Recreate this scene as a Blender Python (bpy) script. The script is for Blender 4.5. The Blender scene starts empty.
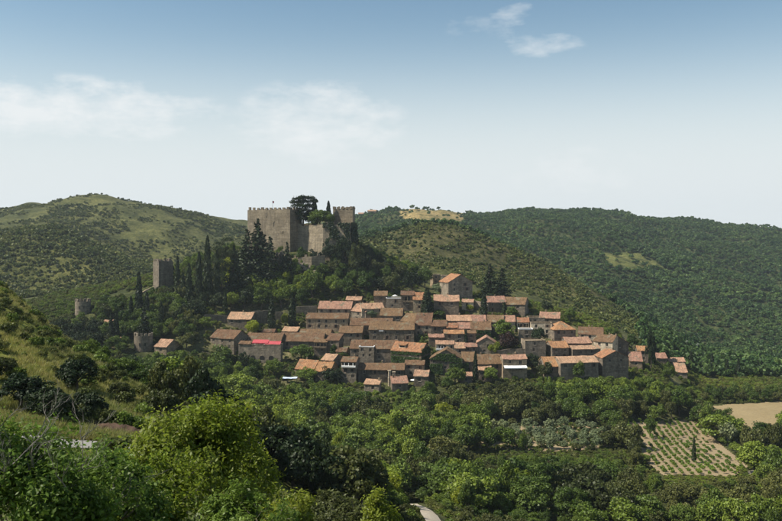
import bpy, bmesh, math, random
import numpy as np
from mathutils import Vector, Matrix
rnd = random.Random(11)
rng = np.random.default_rng(5)
rad = math.radians
scene = bpy.context.scene
C = scene.collection

# ------------------------------------------------------------ camera
F, CX, HZ = 800.0, 391.0, 225.0            # focal length in photo pixels, centre column, eye-level row
cd = bpy.data.cameras.new('camera'); cam = bpy.data.objects.new('camera', cd); C.objects.link(cam)
cam.rotation_euler = (rad(90), 0, 0)
cd.sensor_width = 36; cd.lens = 36 * F / 782; cd.shift_y = -(260.5 - HZ) / 782
cd.clip_start = 0.3; cd.clip_end = 20000
scene.camera = cam

# ------------------------------------------------------------ sky and sun
SUN_EL, SUN_AZ = 50.0, -99.0               # azimuth from +Y, negative is to the left
world = bpy.data.worlds.new('World'); scene.world = world; world.use_nodes = True
wn, wl = world.node_tree.nodes, world.node_tree.links
wn.clear()
def N(t, **k):
    n = wn.new(t)
    for a, b in k.items(): setattr(n, a, b)
    return n
def wmath(op, a, b=None, c=None):
    n = N('ShaderNodeMath', operation=op)
    for i, v in enumerate((a, b, c)):
        if v is None: continue
        if isinstance(v, (int, float)): n.inputs[i].default_value = v
        else: wl.new(v, n.inputs[i])
    return n.outputs[0]
out = N('ShaderNodeOutputWorld'); bg = N('ShaderNodeBackground'); bg.inputs[1].default_value = 0.15
sky = N('ShaderNodeTexSky', sky_type='NISHITA', sun_disc=False, sun_elevation=rad(SUN_EL),
        sun_rotation=rad(SUN_AZ), altitude=250, air_density=1.0, dust_density=1.0, ozone_density=1.0)
tc = N('ShaderNodeTexCoord'); sep = N('ShaderNodeSeparateXYZ'); wl.new(tc.outputs['Generated'], sep.inputs[0])
X, Yd, Z = sep.outputs
hyp = wmath('MAXIMUM', wmath('SQRT', wmath('ADD', wmath('MULTIPLY', X, X), wmath('MULTIPLY', Yd, Yd))), 0.02)
az = wmath('ARCTAN2', X, Yd); el = wmath('DIVIDE', Z, hyp)
comb = N('ShaderNodeCombineXYZ'); wl.new(az, comb.inputs[0]); wl.new(el, comb.inputs[1])
mp = N('ShaderNodeMapping'); wl.new(comb.outputs[0], mp.inputs[0]); mp.inputs['Scale'].default_value = (15, 34, 1)
nz = N('ShaderNodeTexNoise'); nz.inputs['Scale'].default_value = 1.0; nz.inputs['Detail'].default_value = 7; nz.inputs['Roughness'].default_value = .62
wl.new(mp.outputs[0], nz.inputs['Vector'])
def cloud(px, py, rx, ry, amp, thr=.42, soft=.25):
    a0, e0 = math.atan((px - CX) / F), (HZ - py) / F
    dx = wmath('DIVIDE', wmath('SUBTRACT', az, a0), rx / F); dy = wmath('DIVIDE', wmath('SUBTRACT', el, e0), ry / F)
    g = wmath('SUBTRACT', 1.0, wmath('ADD', wmath('MULTIPLY', dx, dx), wmath('MULTIPLY', dy, dy)))
    g = wmath('MAXIMUM', g, 0.0)
    n = wmath('SUBTRACT', nz.outputs[0], wmath('ADD', thr, wmath('MULTIPLY', wmath('SUBTRACT', 1.0, g), .22)))
    m = wmath('MULTIPLY', wmath('MAXIMUM', n, 0.0), amp / soft)
    return wmath('MULTIPLY', wmath('MINIMUM', m, 1.0), wmath('MINIMUM', wmath('MULTIPLY', g, 3.0), 1.0))
clouds = [cloud(60, 116, 170, 34, .9, .30), cloud(318, 122, 100, 46, 0.7, .28), cloud(542, 48, 46, 14, .5, .36),
          cloud(512, 15, 26, 18, .5, .38), cloud(575, 172, 80, 26, .5, .36), cloud(480, 32, 50, 20, .3, .42),
          cloud(-420, 90, 260, 50, .9, .4), cloud(1250, 120, 260, 50, .9, .4)]
tot = clouds[0]
for c in clouds[1:]: tot = wmath('MAXIMUM', tot, c)
mixc = N('ShaderNodeMix', data_type='RGBA'); wl.new(wmath('MULTIPLY', tot, .85), mixc.inputs[0])
tint = N('ShaderNodeMix', data_type='RGBA', blend_type='MULTIPLY'); tint.inputs[0].default_value = 1; wl.new(sky.outputs[0], tint.inputs[6]); tint.inputs[7].default_value = (.55, .61, .57, 1)
ep = wmath('MAXIMUM', el, 0.0); hf = wmath('POWER', 2.718, wmath('MULTIPLY', wmath('POWER', ep, 3.0), -1 / .178 ** 3))   # pale summer air towards the horizon
hmix = N('ShaderNodeMix', data_type='RGBA'); wl.new(hf, hmix.inputs[0]); wl.new(tint.outputs[2], hmix.inputs[6]); hmix.inputs[7].default_value = (3.74, 4.0, 4.1, 1)
wl.new(hmix.outputs[2], mixc.inputs[6]); mixc.inputs[7].default_value = (4.2, 4.35, 4.4, 1)
wl.new(mixc.outputs[2], bg.inputs[0]); wl.new(bg.outputs[0], out.inputs[0])
sd = bpy.data.lights.new('sun', 'SUN'); sun = bpy.data.objects.new('sun', sd); C.objects.link(sun)
sd.energy = 5.0; sd.angle = rad(0.53); sd.color = (1.0, .93, .82)
sv = Vector((math.sin(rad(SUN_AZ)) * math.cos(rad(SUN_EL)), math.cos(rad(SUN_AZ)) * math.cos(rad(SUN_EL)), math.sin(rad(SUN_EL))))
sun.rotation_euler = sv.to_track_quat('Z', 'Y').to_euler(); sun.location = (-60, 0, 120)
vs = scene.view_settings
vs.view_transform = 'Standard'; vs.look = 'None'; vs.exposure = 0.46; vs.gamma = 1.0
scene.cycles.use_denoising = True; scene.cycles.max_bounces = 6; scene.cycles.diffuse_bounces = 2
scene.cycles.transmission_bounces = 2; scene.cycles.glossy_bounces = 2; scene.cycles.volume_bounces = 1
scene.cycles.use_adaptive_sampling = True; scene.cycles.adaptive_threshold = .02

# ------------------------------------------------------------ helpers
def tag(o, label=None, cat=None, group=None, kind=None):
    if label: o['label'] = label
    if cat: o['category'] = cat
    if group: o['group'] = group
    if kind: o['kind'] = kind
    return o
def add(name, mesh, mat=None, parent=None, loc=None, rotz=0.0, scale=None):
    o = bpy.data.objects.new(name, mesh); C.objects.link(o)
    if mat is not None and len(mesh.materials) == 0: mesh.materials.append(mat)
    if parent is not None: o.parent = parent
    if loc is not None: o.location = loc
    o.rotation_euler = (0, 0, rotz)
    if scale is not None: o.scale = scale
    return o
def empty(name, loc, rotz=0.0):
    o = bpy.data.objects.new(name, None); C.objects.link(o); o.location = loc; o.rotation_euler = (0, 0, rotz)
    o.empty_display_size = .5
    return o
def quads_mesh(name, V, k=4, smooth=False):
    """V (n,k,3): n separate polygons of k corners"""
    n = V.shape[0]
    me = bpy.data.meshes.new(name)
    me.vertices.add(n * k); me.vertices.foreach_set('co', V.reshape(-1).astype(np.float32))
    me.loops.add(n * k); me.loops.foreach_set('vertex_index', np.arange(n * k, dtype=np.int32))
    me.polygons.add(n); me.polygons.foreach_set('loop_start', np.arange(0, n * k, k, dtype=np.int32))
    me.polygons.foreach_set('loop_total', np.full(n, k, np.int32))
    me.update(calc_edges=True)
    return me
def grid_mesh(name, P, smooth=True):
    """P (r,c,3) grid of points"""
    r, c = P.shape[:2]
    me = bpy.data.meshes.new(name)
    me.vertices.add(r * c); me.vertices.foreach_set('co', P.reshape(-1).astype(np.float32))
    i = np.arange(r * c).reshape(r, c)
    q = np.stack([i[:-1, :-1], i[:-1, 1:], i[1:, 1:], i[1:, :-1]], -1).reshape(-1, 4)
    n = len(q)
    me.loops.add(n * 4); me.loops.foreach_set('vertex_index', q.reshape(-1).astype(np.int32))
    me.polygons.add(n); me.polygons.foreach_set('loop_start', np.arange(0, n * 4, 4, dtype=np.int32))
    me.polygons.foreach_set('loop_total', np.full(n, 4, np.int32))
    me.update(calc_edges=True)
    if smooth: me.polygons.foreach_set('use_smooth', np.ones(n, bool))
    return me
class MB:
    """collects faces of one mesh"""
    def __init__(s): s.v = []; s.f = []
    def face(s, pts):
        b = len(s.v); s.v += [tuple(p) for p in pts]; s.f.append(tuple(range(b, b + len(pts))))
    def box(s, x0, x1, y0, y1, z0, z1, jit=0):
        b = len(s.v)
        for z in (z0, z1):
            for (x, y) in ((x0, y0), (x1, y0), (x1, y1), (x0, y1)):
                s.v.append((x + rnd.uniform(-jit, jit), y + rnd.uniform(-jit, jit), z + rnd.uniform(-jit, jit)))
        for q in ((3, 2, 1, 0), (4, 5, 6, 7), (0, 1, 5, 4), (1, 2, 6, 5), (2, 3, 7, 6), (3, 0, 4, 7)):
            s.f.append(tuple(b + k for k in q))
    def tube(s, pts, rads, n=6):
        pts = [Vector(p) for p in pts]; b = len(s.v)
        for i, p in enumerate(pts):
            d = (pts[min(i + 1, len(pts) - 1)] - pts[max(i - 1, 0)]).normalized()
            a = d.orthogonal().normalized() if abs(d.z) < .9 else Vector((1, 0, 0)).cross(d).normalized()
            c = d.cross(a)
            for k in range(n):
                t = 2 * math.pi * k / n
                s.v.append(tuple(p + (a * math.cos(t) + c * math.sin(t)) * rads[i]))
        for i in range(len(pts) - 1):
            for k in range(n):
                s.f.append((b + i * n + k, b + i * n + (k + 1) % n, b + (i + 1) * n + (k + 1) % n, b + (i + 1) * n + k))
        s.f.append(tuple(b + (len(pts) - 1) * n + k for k in range(n)))
    def prism(s, poly, z0, z1):
        """poly: ccw list of (x,y); z1 number or list"""
        b = len(s.v); n = len(poly)
        zt = z1 if isinstance(z1, (list, tuple)) else [z1] * n
        for p in poly: s.v.append((p[0], p[1], z0))
        for p, z in zip(poly, zt): s.v.append((p[0], p[1], z))
        s.f.append(tuple(b + n - 1 - i for i in range(n))); s.f.append(tuple(b + n + i for i in range(n)))
        for i in range(n):
            j = (i + 1) % n; s.f.append((b + i, b + j, b + n + j, b + n + i))
    def mesh(s, name, smooth=False):
        me = bpy.data.meshes.new(name); me.from_pydata(s.v, [], s.f); me.update()
        if smooth: me.polygons.foreach_set('use_smooth', np.ones(len(s.f), bool))
        return me
    def build(s, name, mat, parent=None, loc=None, rotz=0.0, smooth=False):
        return add(name, s.mesh(name, smooth), mat, parent, loc, rotz)

# ------------------------------------------------------------ materials
def lin(r, g, b):
    f = lambda c: ((c / 255 + .055) / 1.055) ** 2.4 if c > 10 else c / 255 / 12.92
    return (f(r), f(g), f(b))
class NT:
    def __init__(s, name):
        s.m = bpy.data.materials.new(name); s.m.use_nodes = True; s.t = s.m.node_tree; s.t.nodes.clear()
        s.out = s.n('ShaderNodeOutputMaterial')
    def n(s, t, **k):
        x = s.t.nodes.new(t)
        for a, b in k.items():
            if a.startswith('_'): x.inputs[a[1:].replace('_', ' ')].default_value = b
            else: setattr(x, a, b)
        return x
    def l(s, a, b): s.t.links.new(a, b)
    def math(s, op, a, b=None):
        n = s.n('ShaderNodeMath', operation=op)
        for i, v in enumerate((a, b)):
            if v is None: continue
            if isinstance(v, (int, float)): n.inputs[i].default_value = v
            else: s.l(v, n.inputs[i])
        return n.outputs[0]
    def mix(s, fac, a, b, blend='MIX'):
        n = s.n('ShaderNodeMix', data_type='RGBA', blend_type=blend)
        for i, v in ((0, fac), (6, a), (7, b)):
            if isinstance(v, (int, float)): n.inputs[i].default_value = v
            elif isinstance(v, tuple): n.inputs[i].default_value = (*v[:3], 1)
            else: s.l(v, n.inputs[i])
        return n.outputs[2]
    def noise(s, scale, detail=4, rough=.55, coord=None, dist=0):
        n = s.n('ShaderNodeTexNoise', _Scale=scale, _Detail=detail, _Roughness=rough, _Distortion=dist)
        if coord is not None: s.l(coord, n.inputs['Vector'])
        return n.outputs[0]
    def ramp(s, fac, lo, hi):
        n = s.n('ShaderNodeMapRange'); s.l(fac, n.inputs[0])
        n.inputs[1].default_value = lo; n.inputs[2].default_value = hi
        return n.outputs[0]
    def pos(s): return s.n('ShaderNodeNewGeometry').outputs['Position']
    def obj(s): return s.n('ShaderNodeTexCoord').outputs['Object']
    def rand(s): return s.n('ShaderNodeObjectInfo').outputs['Random']
    def principled(s, col, rough=.9, bump=None, bd=.05, spec=.25):
        p = s.n('ShaderNodeBsdfPrincipled'); p.inputs['Roughness'].default_value = rough
        p.inputs['Specular IOR Level'].default_value = spec
        if isinstance(col, tuple): p.inputs['Base Color'].default_value = (*col[:3], 1)
        else: s.l(col, p.inputs['Base Color'])
        if bump is not None:
            b = s.n('ShaderNodeBump', _Distance=bd, _Strength=.8); s.l(bump, b.inputs['Height']); s.l(b.outputs[0], p.inputs['Normal'])
        s.l(p.outputs[0], s.out.inputs[0]); return s.m
def leaf_mat(name, c1, c2, trans=.2, island=.5, dark=None):
    """leaves: per-tree hue between c1 and c2, per-leaf brightness"""
    t = NT(name)
    base = t.mix(t.rand(), c1, c2)
    isl = t.n('ShaderNodeNewGeometry').outputs['Random Per Island']
    hsv = t.n('ShaderNodeHueSaturation'); t.l(base, hsv.inputs['Color'])
    t.l(t.math('ADD', t.math('MULTIPLY', isl, island * 1.5), 1 - island * .75), hsv.inputs['Value'])
    w = t.noise(.45, 3, .6, t.pos()); big = t.noise(.012, 4, .6, t.pos())
    base = t.mix(1.0, base, t.mix(t.ramp(big, .36, .64), (.72, .78, .8), (1.3, 1.22, 1.1)), 'MULTIPLY'); t.l(base, hsv.inputs['Color'])
    t.l(t.math('ADD', .485, t.math('MULTIPLY', w, .03)), hsv.inputs['Hue'])
    d = t.n('ShaderNodeBsdfDiffuse'); tr = t.n('ShaderNodeBsdfTranslucent'); gl = t.n('ShaderNodeBsdfGlossy', _Roughness=.5)
    t.l(hsv.outputs[0], d.inputs[0])
    tc_ = t.mix(.6, hsv.outputs[0], (.5, .6, .05), 'MULTIPLY'); tb = t.n('ShaderNodeHueSaturation', _Value=2.0); t.l(hsv.outputs[0], tb.inputs['Color']); t.l(tb.outputs[0], tr.inputs[0])
    m1 = t.n('ShaderNodeMixShader', _Fac=trans); t.l(d.outputs[0], m1.inputs[1]); t.l(tr.outputs[0], m1.inputs[2])
    m2 = t.n('ShaderNodeMixShader', _Fac=.018); t.l(m1.outputs[0], m2.inputs[1]); t.l(gl.outputs[0], m2.inputs[2])
    t.l(m2.outputs[0], t.out.inputs[0])
    return t.m
M = {}
M['leaf_green'] = leaf_mat('leaf_green', (0.073, 0.110, 0.014), (0.158, 0.207, 0.032))
M['leaf_mid'] = leaf_mat('leaf_mid', (0.042, 0.073, 0.012), (0.109, 0.152, 0.028))
M['leaf_oak'] = leaf_mat('leaf_oak', (0.042, 0.052, 0.014), (0.098, 0.107, 0.030), .18)
M['leaf_dark'] = leaf_mat('leaf_dark', (0.020, 0.035, 0.012), (0.033, 0.048, 0.018), .1)
M['leaf_cypress'] = leaf_mat('leaf_cypress', (.018, .030, .012), (.028, .042, .016), .05)
M['leaf_olive'] = leaf_mat('leaf_olive', (0.139, 0.172, 0.079), (0.186, 0.211, 0.108), .15)
M['leaf_lime'] = leaf_mat('leaf_lime', (0.162, 0.200, 0.017), (0.194, 0.216, 0.024), .40)
M['leaf_maquis'] = leaf_mat('leaf_maquis', (0.053, 0.078, 0.022), (0.129, 0.144, 0.045), .15)
M['leaf_forest'] = leaf_mat('leaf_forest', (0.027, 0.062, 0.018), (0.081, 0.127, 0.036), .15)
M['leaf_slope'] = leaf_mat('leaf_slope', (0.081, 0.098, 0.022), (0.115, 0.123, 0.032), .2)
M['leaf_front'] = leaf_mat('leaf_front', (.105, .165, .022), (.130, .185, .028), .32)
M['leaf_ivy'] = leaf_mat('leaf_ivy', (0.036, 0.074, 0.014), (0.058, 0.096, 0.019), .2)
M['leaf_plum'] = leaf_mat('leaf_plum', (.045, .022, .018), (.050, .026, .020), .15)
M['leaf_vine'] = leaf_mat('leaf_vine', (.090, .150, .020), (.120, .175, .030), .25)
M['grass_blade'] = leaf_mat('grass_blade', (0.195, 0.215, 0.046), (0.299, 0.260, 0.091), .25)
def bark(name, c):
    t = NT(name); n = t.noise(6, 5, .6, t.obj()); return t.principled(t.mix(n, tuple(k * .6 for k in c), tuple(k * 1.4 for k in c)), .95, n, .03)
M['bark'] = bark('bark', (.085, .065, .048)); M['bark_grey'] = bark('bark_grey', (.20, .18, .155))
def stone(name, c1, c2, c3, scale=.55, con=.55):
    t = NT(name); p = t.pos()
    big = t.noise(.22, 4, .6, p); mid = t.noise(scale, 5, .65, p); fine = t.noise(2.6, 3, .7, p)
    vo = t.n('ShaderNodeTexVoronoi', _Scale=1.25); t.l(p, vo.inputs['Vector'])
    c = t.mix(t.ramp(mid, .38, .62), c1, c2)
    c = t.mix(t.ramp(big, .45, .7), c, c3)
    c = t.mix(con, c, t.mix(t.ramp(vo.outputs['Color'], 0, 1), (.5, .5, .51), (1.42, 1.38, 1.32)), 'MULTIPLY')
    c = t.mix(con, c, t.mix(t.ramp(fine, .25, .75), (.5, .5, .5), (1.45, 1.45, 1.45)), 'MULTIPLY')
    for sc_, lo, hi in (((.12, .12, 1.5), .80, 1.16), ((.55, .55, .06), .76, 1.12)):     # courses and rain streaks
        mp_ = t.n('ShaderNodeMapping'); mp_.inputs['Scale'].default_value = sc_; t.l(p, mp_.inputs[0])
        c = t.mix(1.0, c, t.mix(t.ramp(t.noise(1.0, 4, .65, mp_.outputs[0]), .36, .64), (lo, lo, lo), (hi, hi, hi)), 'MULTIPLY')
    h = t.n('ShaderNodeHueSaturation'); t.l(c, h.inputs['Color']); t.l(t.math('ADD', .72, t.math('MULTIPLY', t.rand(), .62)), h.inputs['Value'])
    return t.principled(h.outputs[0], .95, t.math('ADD', vo.outputs['Distance'], fine), .08)
M['stone_castle'] = stone('stone_castle', (0.190, 0.156, 0.107), (0.234, 0.194, 0.135), (0.136, 0.113, 0.081), .16, .38)
M['stone_grey'] = stone('stone_grey', (0.187, 0.157, 0.117), (0.248, 0.205, 0.151), (0.143, 0.120, 0.089))
M['stone_tan'] = stone('stone_tan', (0.282, 0.220, 0.146), (0.344, 0.270, 0.178), (0.219, 0.171, 0.114))
M['stone_dark'] = stone('stone_dark', (0.141, 0.113, 0.086), (0.196, 0.160, 0.118), (0.101, 0.087, 0.068))
M['render_cream'] = stone('render_cream', (0.482, 0.402, 0.290), (0.539, 0.458, 0.334), (0.405, 0.337, 0.246))
M['rock'] = stone('rock', (0.247, 0.208, 0.150), (0.165, 0.140, 0.105), (0.107, 0.096, 0.075), .25)
def tiles(name, c1, c2, c3):
    t = NT(name); o = t.obj(); p = t.pos()
    w = t.n('ShaderNodeTexWave', wave_type='BANDS', bands_direction='X', _Scale=1.6); t.l(o, w.inputs['Vector'])
    a = t.noise(.5, 4, .6, p); b = t.noise(3.5, 3, .75, p)
    vo = t.n('ShaderNodeTexVoronoi', _Scale=1.0); sc_ = t.n('ShaderNodeMapping'); sc_.inputs['Scale'].default_value = (2.6, .9, .9); t.l(o, sc_.inputs[0]); t.l(sc_.outputs[0], vo.inputs['Vector'])
    c = t.mix(t.ramp(a, .33, .67), c1, c2); c = t.mix(t.ramp(b, .5, .78), c, c3)
    c = t.mix(.85, c, t.mix(t.ramp(vo.outputs['Color'], 0, 1), (.5, .5, .5), (1.42, 1.38, 1.34)), 'MULTIPLY')
    c = t.mix(t.ramp(t.noise(.28, 3, .6, p), .56, .7), c, (.17, .15, .10))
    h = t.n('ShaderNodeHueSaturation'); t.l(c, h.inputs['Color']); t.l(t.math('ADD', .85, t.math('MULTIPLY', t.rand(), .3)), h.inputs['Value'])
    t.l(t.math('ADD', .49, t.math('MULTIPLY', t.rand(), .02)), h.inputs['Hue'])
    return t.principled(h.outputs[0], .9, w.outputs['Fac'], .06)
M['tile_brown'] = tiles('tile_brown', (0.132, 0.076, 0.041), (0.167, 0.098, 0.055), (0.091, 0.064, 0.039))
M['tile_orange'] = tiles('tile_orange', (0.292, 0.140, 0.069), (0.342, 0.185, 0.093), (0.207, 0.123, 0.071))
M['tile_pale'] = tiles('tile_pale', (0.312, 0.181, 0.116), (0.379, 0.230, 0.155), (0.239, 0.145, 0.095))
def plain(name, c, rough=.8, var=.25, scale=3):
    t = NT(name); n = t.noise(scale, 4, .6, t.obj())
    return t.principled(t.mix(n, tuple(k * (1 - var) for k in c), tuple(min(1, k * (1 + var)) for k in c)), rough)
M['white'] = plain('white', (.78, .77, .74), .7, .08); M['red_cloth'] = plain('red_cloth', (.42, .075, .085), .85, .35, 1.2)
M['wood'] = plain('wood', (.13, .085, .055)); M['shutter'] = plain('shutter', (.16, .11, .08)); M['iron'] = plain('iron', (.06, .055, .05), .6)
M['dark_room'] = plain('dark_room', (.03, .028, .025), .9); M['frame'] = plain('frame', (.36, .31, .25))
M['blue_cloth'] = plain('blue_cloth', (.50, .58, .70), .7, .1)
t = NT('glass'); M['glass'] = t.principled((.012, .013, .015), .3, spec=.3)
# ------------------------------------------------------------ terrain
# columns: photo column -> knots (distance, photo row of the ground there)
COLS = {
   -700: [(2,0),(20,0),(65,410),(170,215),(250,330),(335,320),(370,315),(463,300),(520,295),(620,298),(760,240),(860,250),(980,236),(1150,226)],
   -200: [(2,0),(20,0),(65,425),(165,240),(250,370),(335,345),(370,335),(463,312),(520,304),(620,300),(760,230),(860,242),(980,228),(1150,218)],
      0: [(2,0),(20,0),(65,440),(150,289),(250,400),(335,370),(370,355),(463,312),(520,302),(620,300),(760,229),(860,240),(980,222),(1150,211)],
     60: [(2,0),(20,0),(65,448),(138,340),(250,415),(335,376),(370,360),(463,306),(520,294),(620,298),(760,229),(860,240),(980,216),(1150,200)],
    100: [(2,0),(20,0),(65,449),(128,362),(250,424),(335,382),(370,364),(463,300),(520,288),(620,294),(740,246),(860,250),(980,217),(1150,198)],
    130: [(2,0),(20,0),(65,450),(122,384),(250,430),(335,386),(370,368),(463,296),(500,284),(620,290),(720,262),(860,262),(980,222),(1150,201)],
    170: [(2,0),(20,0),(66,456),(116,404),(250,440),(335,394),(370,374),(463,289),(500,270),(620,284),(720,270),(870,262),(980,229),(1150,207)],
    200: [(2,0),(20,0),(67,470),(110,424),(250,450),(335,400),(370,379),(463,286),(500,262),(620,280),(720,275),(880,262),(980,235),(1160,213)],
    244: [(2,0),(20,0),(67,493),(106,455),(250,462),(335,406),(370,386),(463,296),(498,252),(620,276),(720,270),(880,267),(1000,243),(1200,222)],
    300: [(2,0),(20,0),(67,528),(102,494),(250,470),(335,412),(370,389),(463,300),(498,250),(610,272),(720,262),(890,266),(1080,240),(1300,227)],
    350: [(2,0),(20,0),(67,545),(110,510),(250,474),(335,415),(370,389),(463,300),(500,252),(600,270),(710,243),(900,262),(1150,232),(1500,218)],
    395: [(2,0),(20,0),(68,560),(135,512),(250,477),(335,417),(370,389),(463,300),(512,272),(595,264),(700,229),(900,254),(1190,225),(1550,211)],
    430: [(2,0),(20,0),(68,566),(152,513),(250,478),(335,419),(370,389),(463,300),(520,282),(590,262),(700,224),(900,250),(1200,222),(1550,211)],
    480: [(2,0),(20,0),(70,575),(170,526),(250,478),(335,421),(370,389),(463,302),(520,286),(590,266),(690,233),(850,262),(1150,235),(1550,217)],
    540: [(2,0),(20,0),(70,585),(180,530),(250,478),(335,421),(370,388),(463,311),(520,300),(570,288),(650,262),(800,285),(1050,252),(1600,211)],
    600: [(2,0),(20,0),(70,595),(190,532),(250,478),(335,421),(370,386),(463,326),(520,317),(560,306),(600,294),(750,320),(1000,270),(1600,212)],
    650: [(2,0),(20,0),(70,600),(194,532),(250,479),(335,423),(370,392),(463,346),(500,338),(540,331),(570,325),(720,345),(980,291),(1600,219)],
    700: [(2,0),(20,0),(70,600),(196,532),(250,481),(335,433),(372,411),(463,374),(500,368),(560,364),(600,360),(720,354),(960,304),(1600,223)],
    782: [(2,0),(20,0),(70,600),(198,530),(250,484),(335,437),(372,414),(463,379),(500,373),(560,372),(620,368),(720,357),(950,318),(1600,231)],
   1100: [(2,0),(20,0),(70,600),(198,528),(250,484),(335,437),(372,414),(463,380),(500,374),(560,370),(620,360),(720,340),(950,310),(1600,240)],
   1500: [(2,0),(20,0),(70,600),(198,528),(250,484),(335,437),(372,414),(463,380),(500,374),(560,360),(620,350),(720,330),(950,300),(1600,240)],
}
_px = np.array(sorted(COLS), float)
_K = len(COLS[0]) + 1
_Yk = np.zeros((len(_px), _K)); _Zk = np.zeros((len(_px), _K))
for i, p in enumerate(_px):
    for k, (Y, y) in enumerate(COLS[int(p)]):
        _Yk[i, k] = Y; _Zk[i, k] = {0: -1.75, 1: -9.5}.get(k, (HZ - y) / F * Y)
    _Yk[i, -1] = 2600; _Zk[i, -1] = _Zk[i, -2] - 70
def pchip_slopes(x, y):
    h = np.diff(x, axis=-1); d = np.diff(y, axis=-1) / h
    m = np.zeros_like(y)
    w1 = 2 * h[..., 1:] + h[..., :-1]; w2 = h[..., 1:] + 2 * h[..., :-1]
    with np.errstate(divide='ignore', invalid='ignore'):
        hm = (w1 + w2) / (w1 / d[..., :-1] + w2 / d[..., 1:])
    m[..., 1:-1] = np.where(d[..., :-1] * d[..., 1:] > 0, hm, 0)
    m[..., 0] = d[..., 0]; m[..., -1] = d[..., -1]
    return m
def vnoise(x, y, s, seed=0):
    """smooth value noise in numpy"""
    x = x / s; y = y / s
    xi = np.floor(x).astype(np.int64); yi = np.floor(y).astype(np.int64); fx = x - xi; fy = y - yi
    fx = fx * fx * (3 - 2 * fx); fy = fy * fy * (3 - 2 * fy)
    def hsh(a, b):
        n = (a * 374761393 + b * 668265263 + seed * 974634777) & 0xffffffff
        n = ((n ^ (n >> 13)) * 1274126177) & 0xffffffff
        return ((n ^ (n >> 16)) & 0xffff) / 65535.0
    a = hsh(xi, yi); b = hsh(xi + 1, yi); c = hsh(xi, yi + 1); d = hsh(xi + 1, yi + 1)
    return (a * (1 - fx) + b * fx) * (1 - fy) + (c * (1 - fx) + d * fx) * fy - .5
def terr(px, Y):
    """ground height at photo column px and distance Y (arrays)"""
    px = np.clip(np.asarray(px, float), _px[0], _px[-1]); Y = np.asarray(Y, float)
    px, Y = np.broadcast_arrays(px, Y); sh = px.shape; px = px.ravel(); Y = np.clip(Y.ravel(), 2, 2600)
    j = np.clip(np.searchsorted(_px, px) - 1, 0, len(_px) - 2)
    t = (px - _px[j]) / (_px[j + 1] - _px[j]); t = t[:, None]
    yk = _Yk[j] * (1 - t) + _Yk[j + 1] * t; zk = _Zk[j] * (1 - t) + _Zk[j + 1] * t
    m = pchip_slopes(yk, zk)
    k = np.clip((yk < Y[:, None]).sum(1) - 1, 0, _K - 2); r = np.arange(len(px))
    x0, x1 = yk[r, k], yk[r, k + 1]; h = x1 - x0; s = (Y - x0) / h
    z = ((1 + 2 * s) * (1 - s) ** 2) * zk[r, k] + s * (1 - s) ** 2 * h * m[r, k] + s * s * (3 - 2 * s) * zk[r, k + 1] + s * s * (s - 1) * h * m[r, k + 1]
    X_ = (px - CX) / F * Y
    amp = np.interp(Y, [20, 70, 240, 340, 380, 480, 620, 1200], [.3, .8, .5, .4, .3, 1.0, 5, 12])
    z = z + amp * (vnoise(X_, Y, 45, 1) + .5 * vnoise(X_, Y, 19, 2)) * np.where((Y > 560), 1.0, .8)
    far = np.clip((Y - 560) / 300, 0, 1)
    z = z + far * 10 * (np.abs(vnoise(X_ * 1.0 + Y * .45, Y * .35, 75, 7)) * 2 - .5) * np.interp(Y, [560, 900, 1500, 1600], [1, 1, .5, .15])
    rv = np.clip((px - 470) / 90, 0, 1) * np.interp(Y, [740, 850, 1400, 1560], [0, 1, 1, 0])     # spurs and ravines of the right hand hill
    z = z + rv * (26 * vnoise(X_ * .9 + Y * .55, Y * .5 - X_ * .25, 150, 61) + 16 * vnoise(X_ * .8 + Y * .7, Y * .4, 70, 62))
    return z.reshape(sh)
def th(x, Y): return float(terr(CX + F * x / Y, Y))
def gp(px, Y, dz=0.0):
    return Vector(((px - CX) / F * Y, Y, float(terr(px, Y)) + dz))
def at(px, py, Y): return Vector(((px - CX) / F * Y, Y, (HZ - py) / F * Y))
def row(px, Y): return HZ - F * terr(px, Y) / Y           # photo row of the ground
def hit(px, py, Y0=340., Y1=520.):
    """first distance at which the view ray through (px,py) meets the ground"""
    Y = np.arange(Y0, Y1, .5); d = (HZ - py) / F * Y - terr(px, Y)
    i = np.argmax(d <= 0)
    return float(Y[i]) if d[i] <= 0 else Y1
def inpoly(px, py, poly):
    r = np.zeros(np.shape(px), bool); n = len(poly)
    for i in range(n):
        (x0, y0), (x1, y1) = poly[i], poly[(i + 1) % n]
        c = ((y0 > py) != (y1 > py)) & (px < (x1 - x0) * (py - y0) / (y1 - y0 + 1e-9) + x0)
        r ^= c
    return r
VINE = [(626, 423), (694, 420), (706, 431), (724, 447), (750, 467), (736, 477), (662, 476), (638, 457), (620, 438)]
FIELD = [(708, 406), (790, 401), (800, 430), (782, 440), (730, 441), (716, 425)]
OLIVE = [(478, 428), (520, 426), (560, 424), (600, 428), (618, 440), (606, 450), (560, 452), (520, 452), (480, 446)]
pcols = np.concatenate([np.linspace(-700, -60, 50), np.linspace(-50, 832, 300), np.linspace(845, 1500, 50)])
prow = np.concatenate([np.linspace(2, 20, 16)[:-1], np.linspace(20, 150, 70)[:-1], np.linspace(150, 340, 60)[:-1], np.linspace(340, 540, 90)[:-1], np.linspace(540, 1000, 90)[:-1], np.linspace(1000, 1700, 80)[:-1], np.linspace(1700, 2600, 8)])
PX, PY = np.meshgrid(pcols, prow)
PZ = terr(PX, PY)
tm = grid_mesh('terrain', np.stack([(PX - CX) / F * PY, PY, PZ], -1))
RW = HZ - F * PZ / PY
col = np.zeros(PX.shape + (4,)); col[..., 3] = 1
def put(mask, c):
    m = np.clip(mask, 0, 1)[..., None]; col[..., :3] = col[..., :3] * (1 - m) + np.array(c) * m
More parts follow.
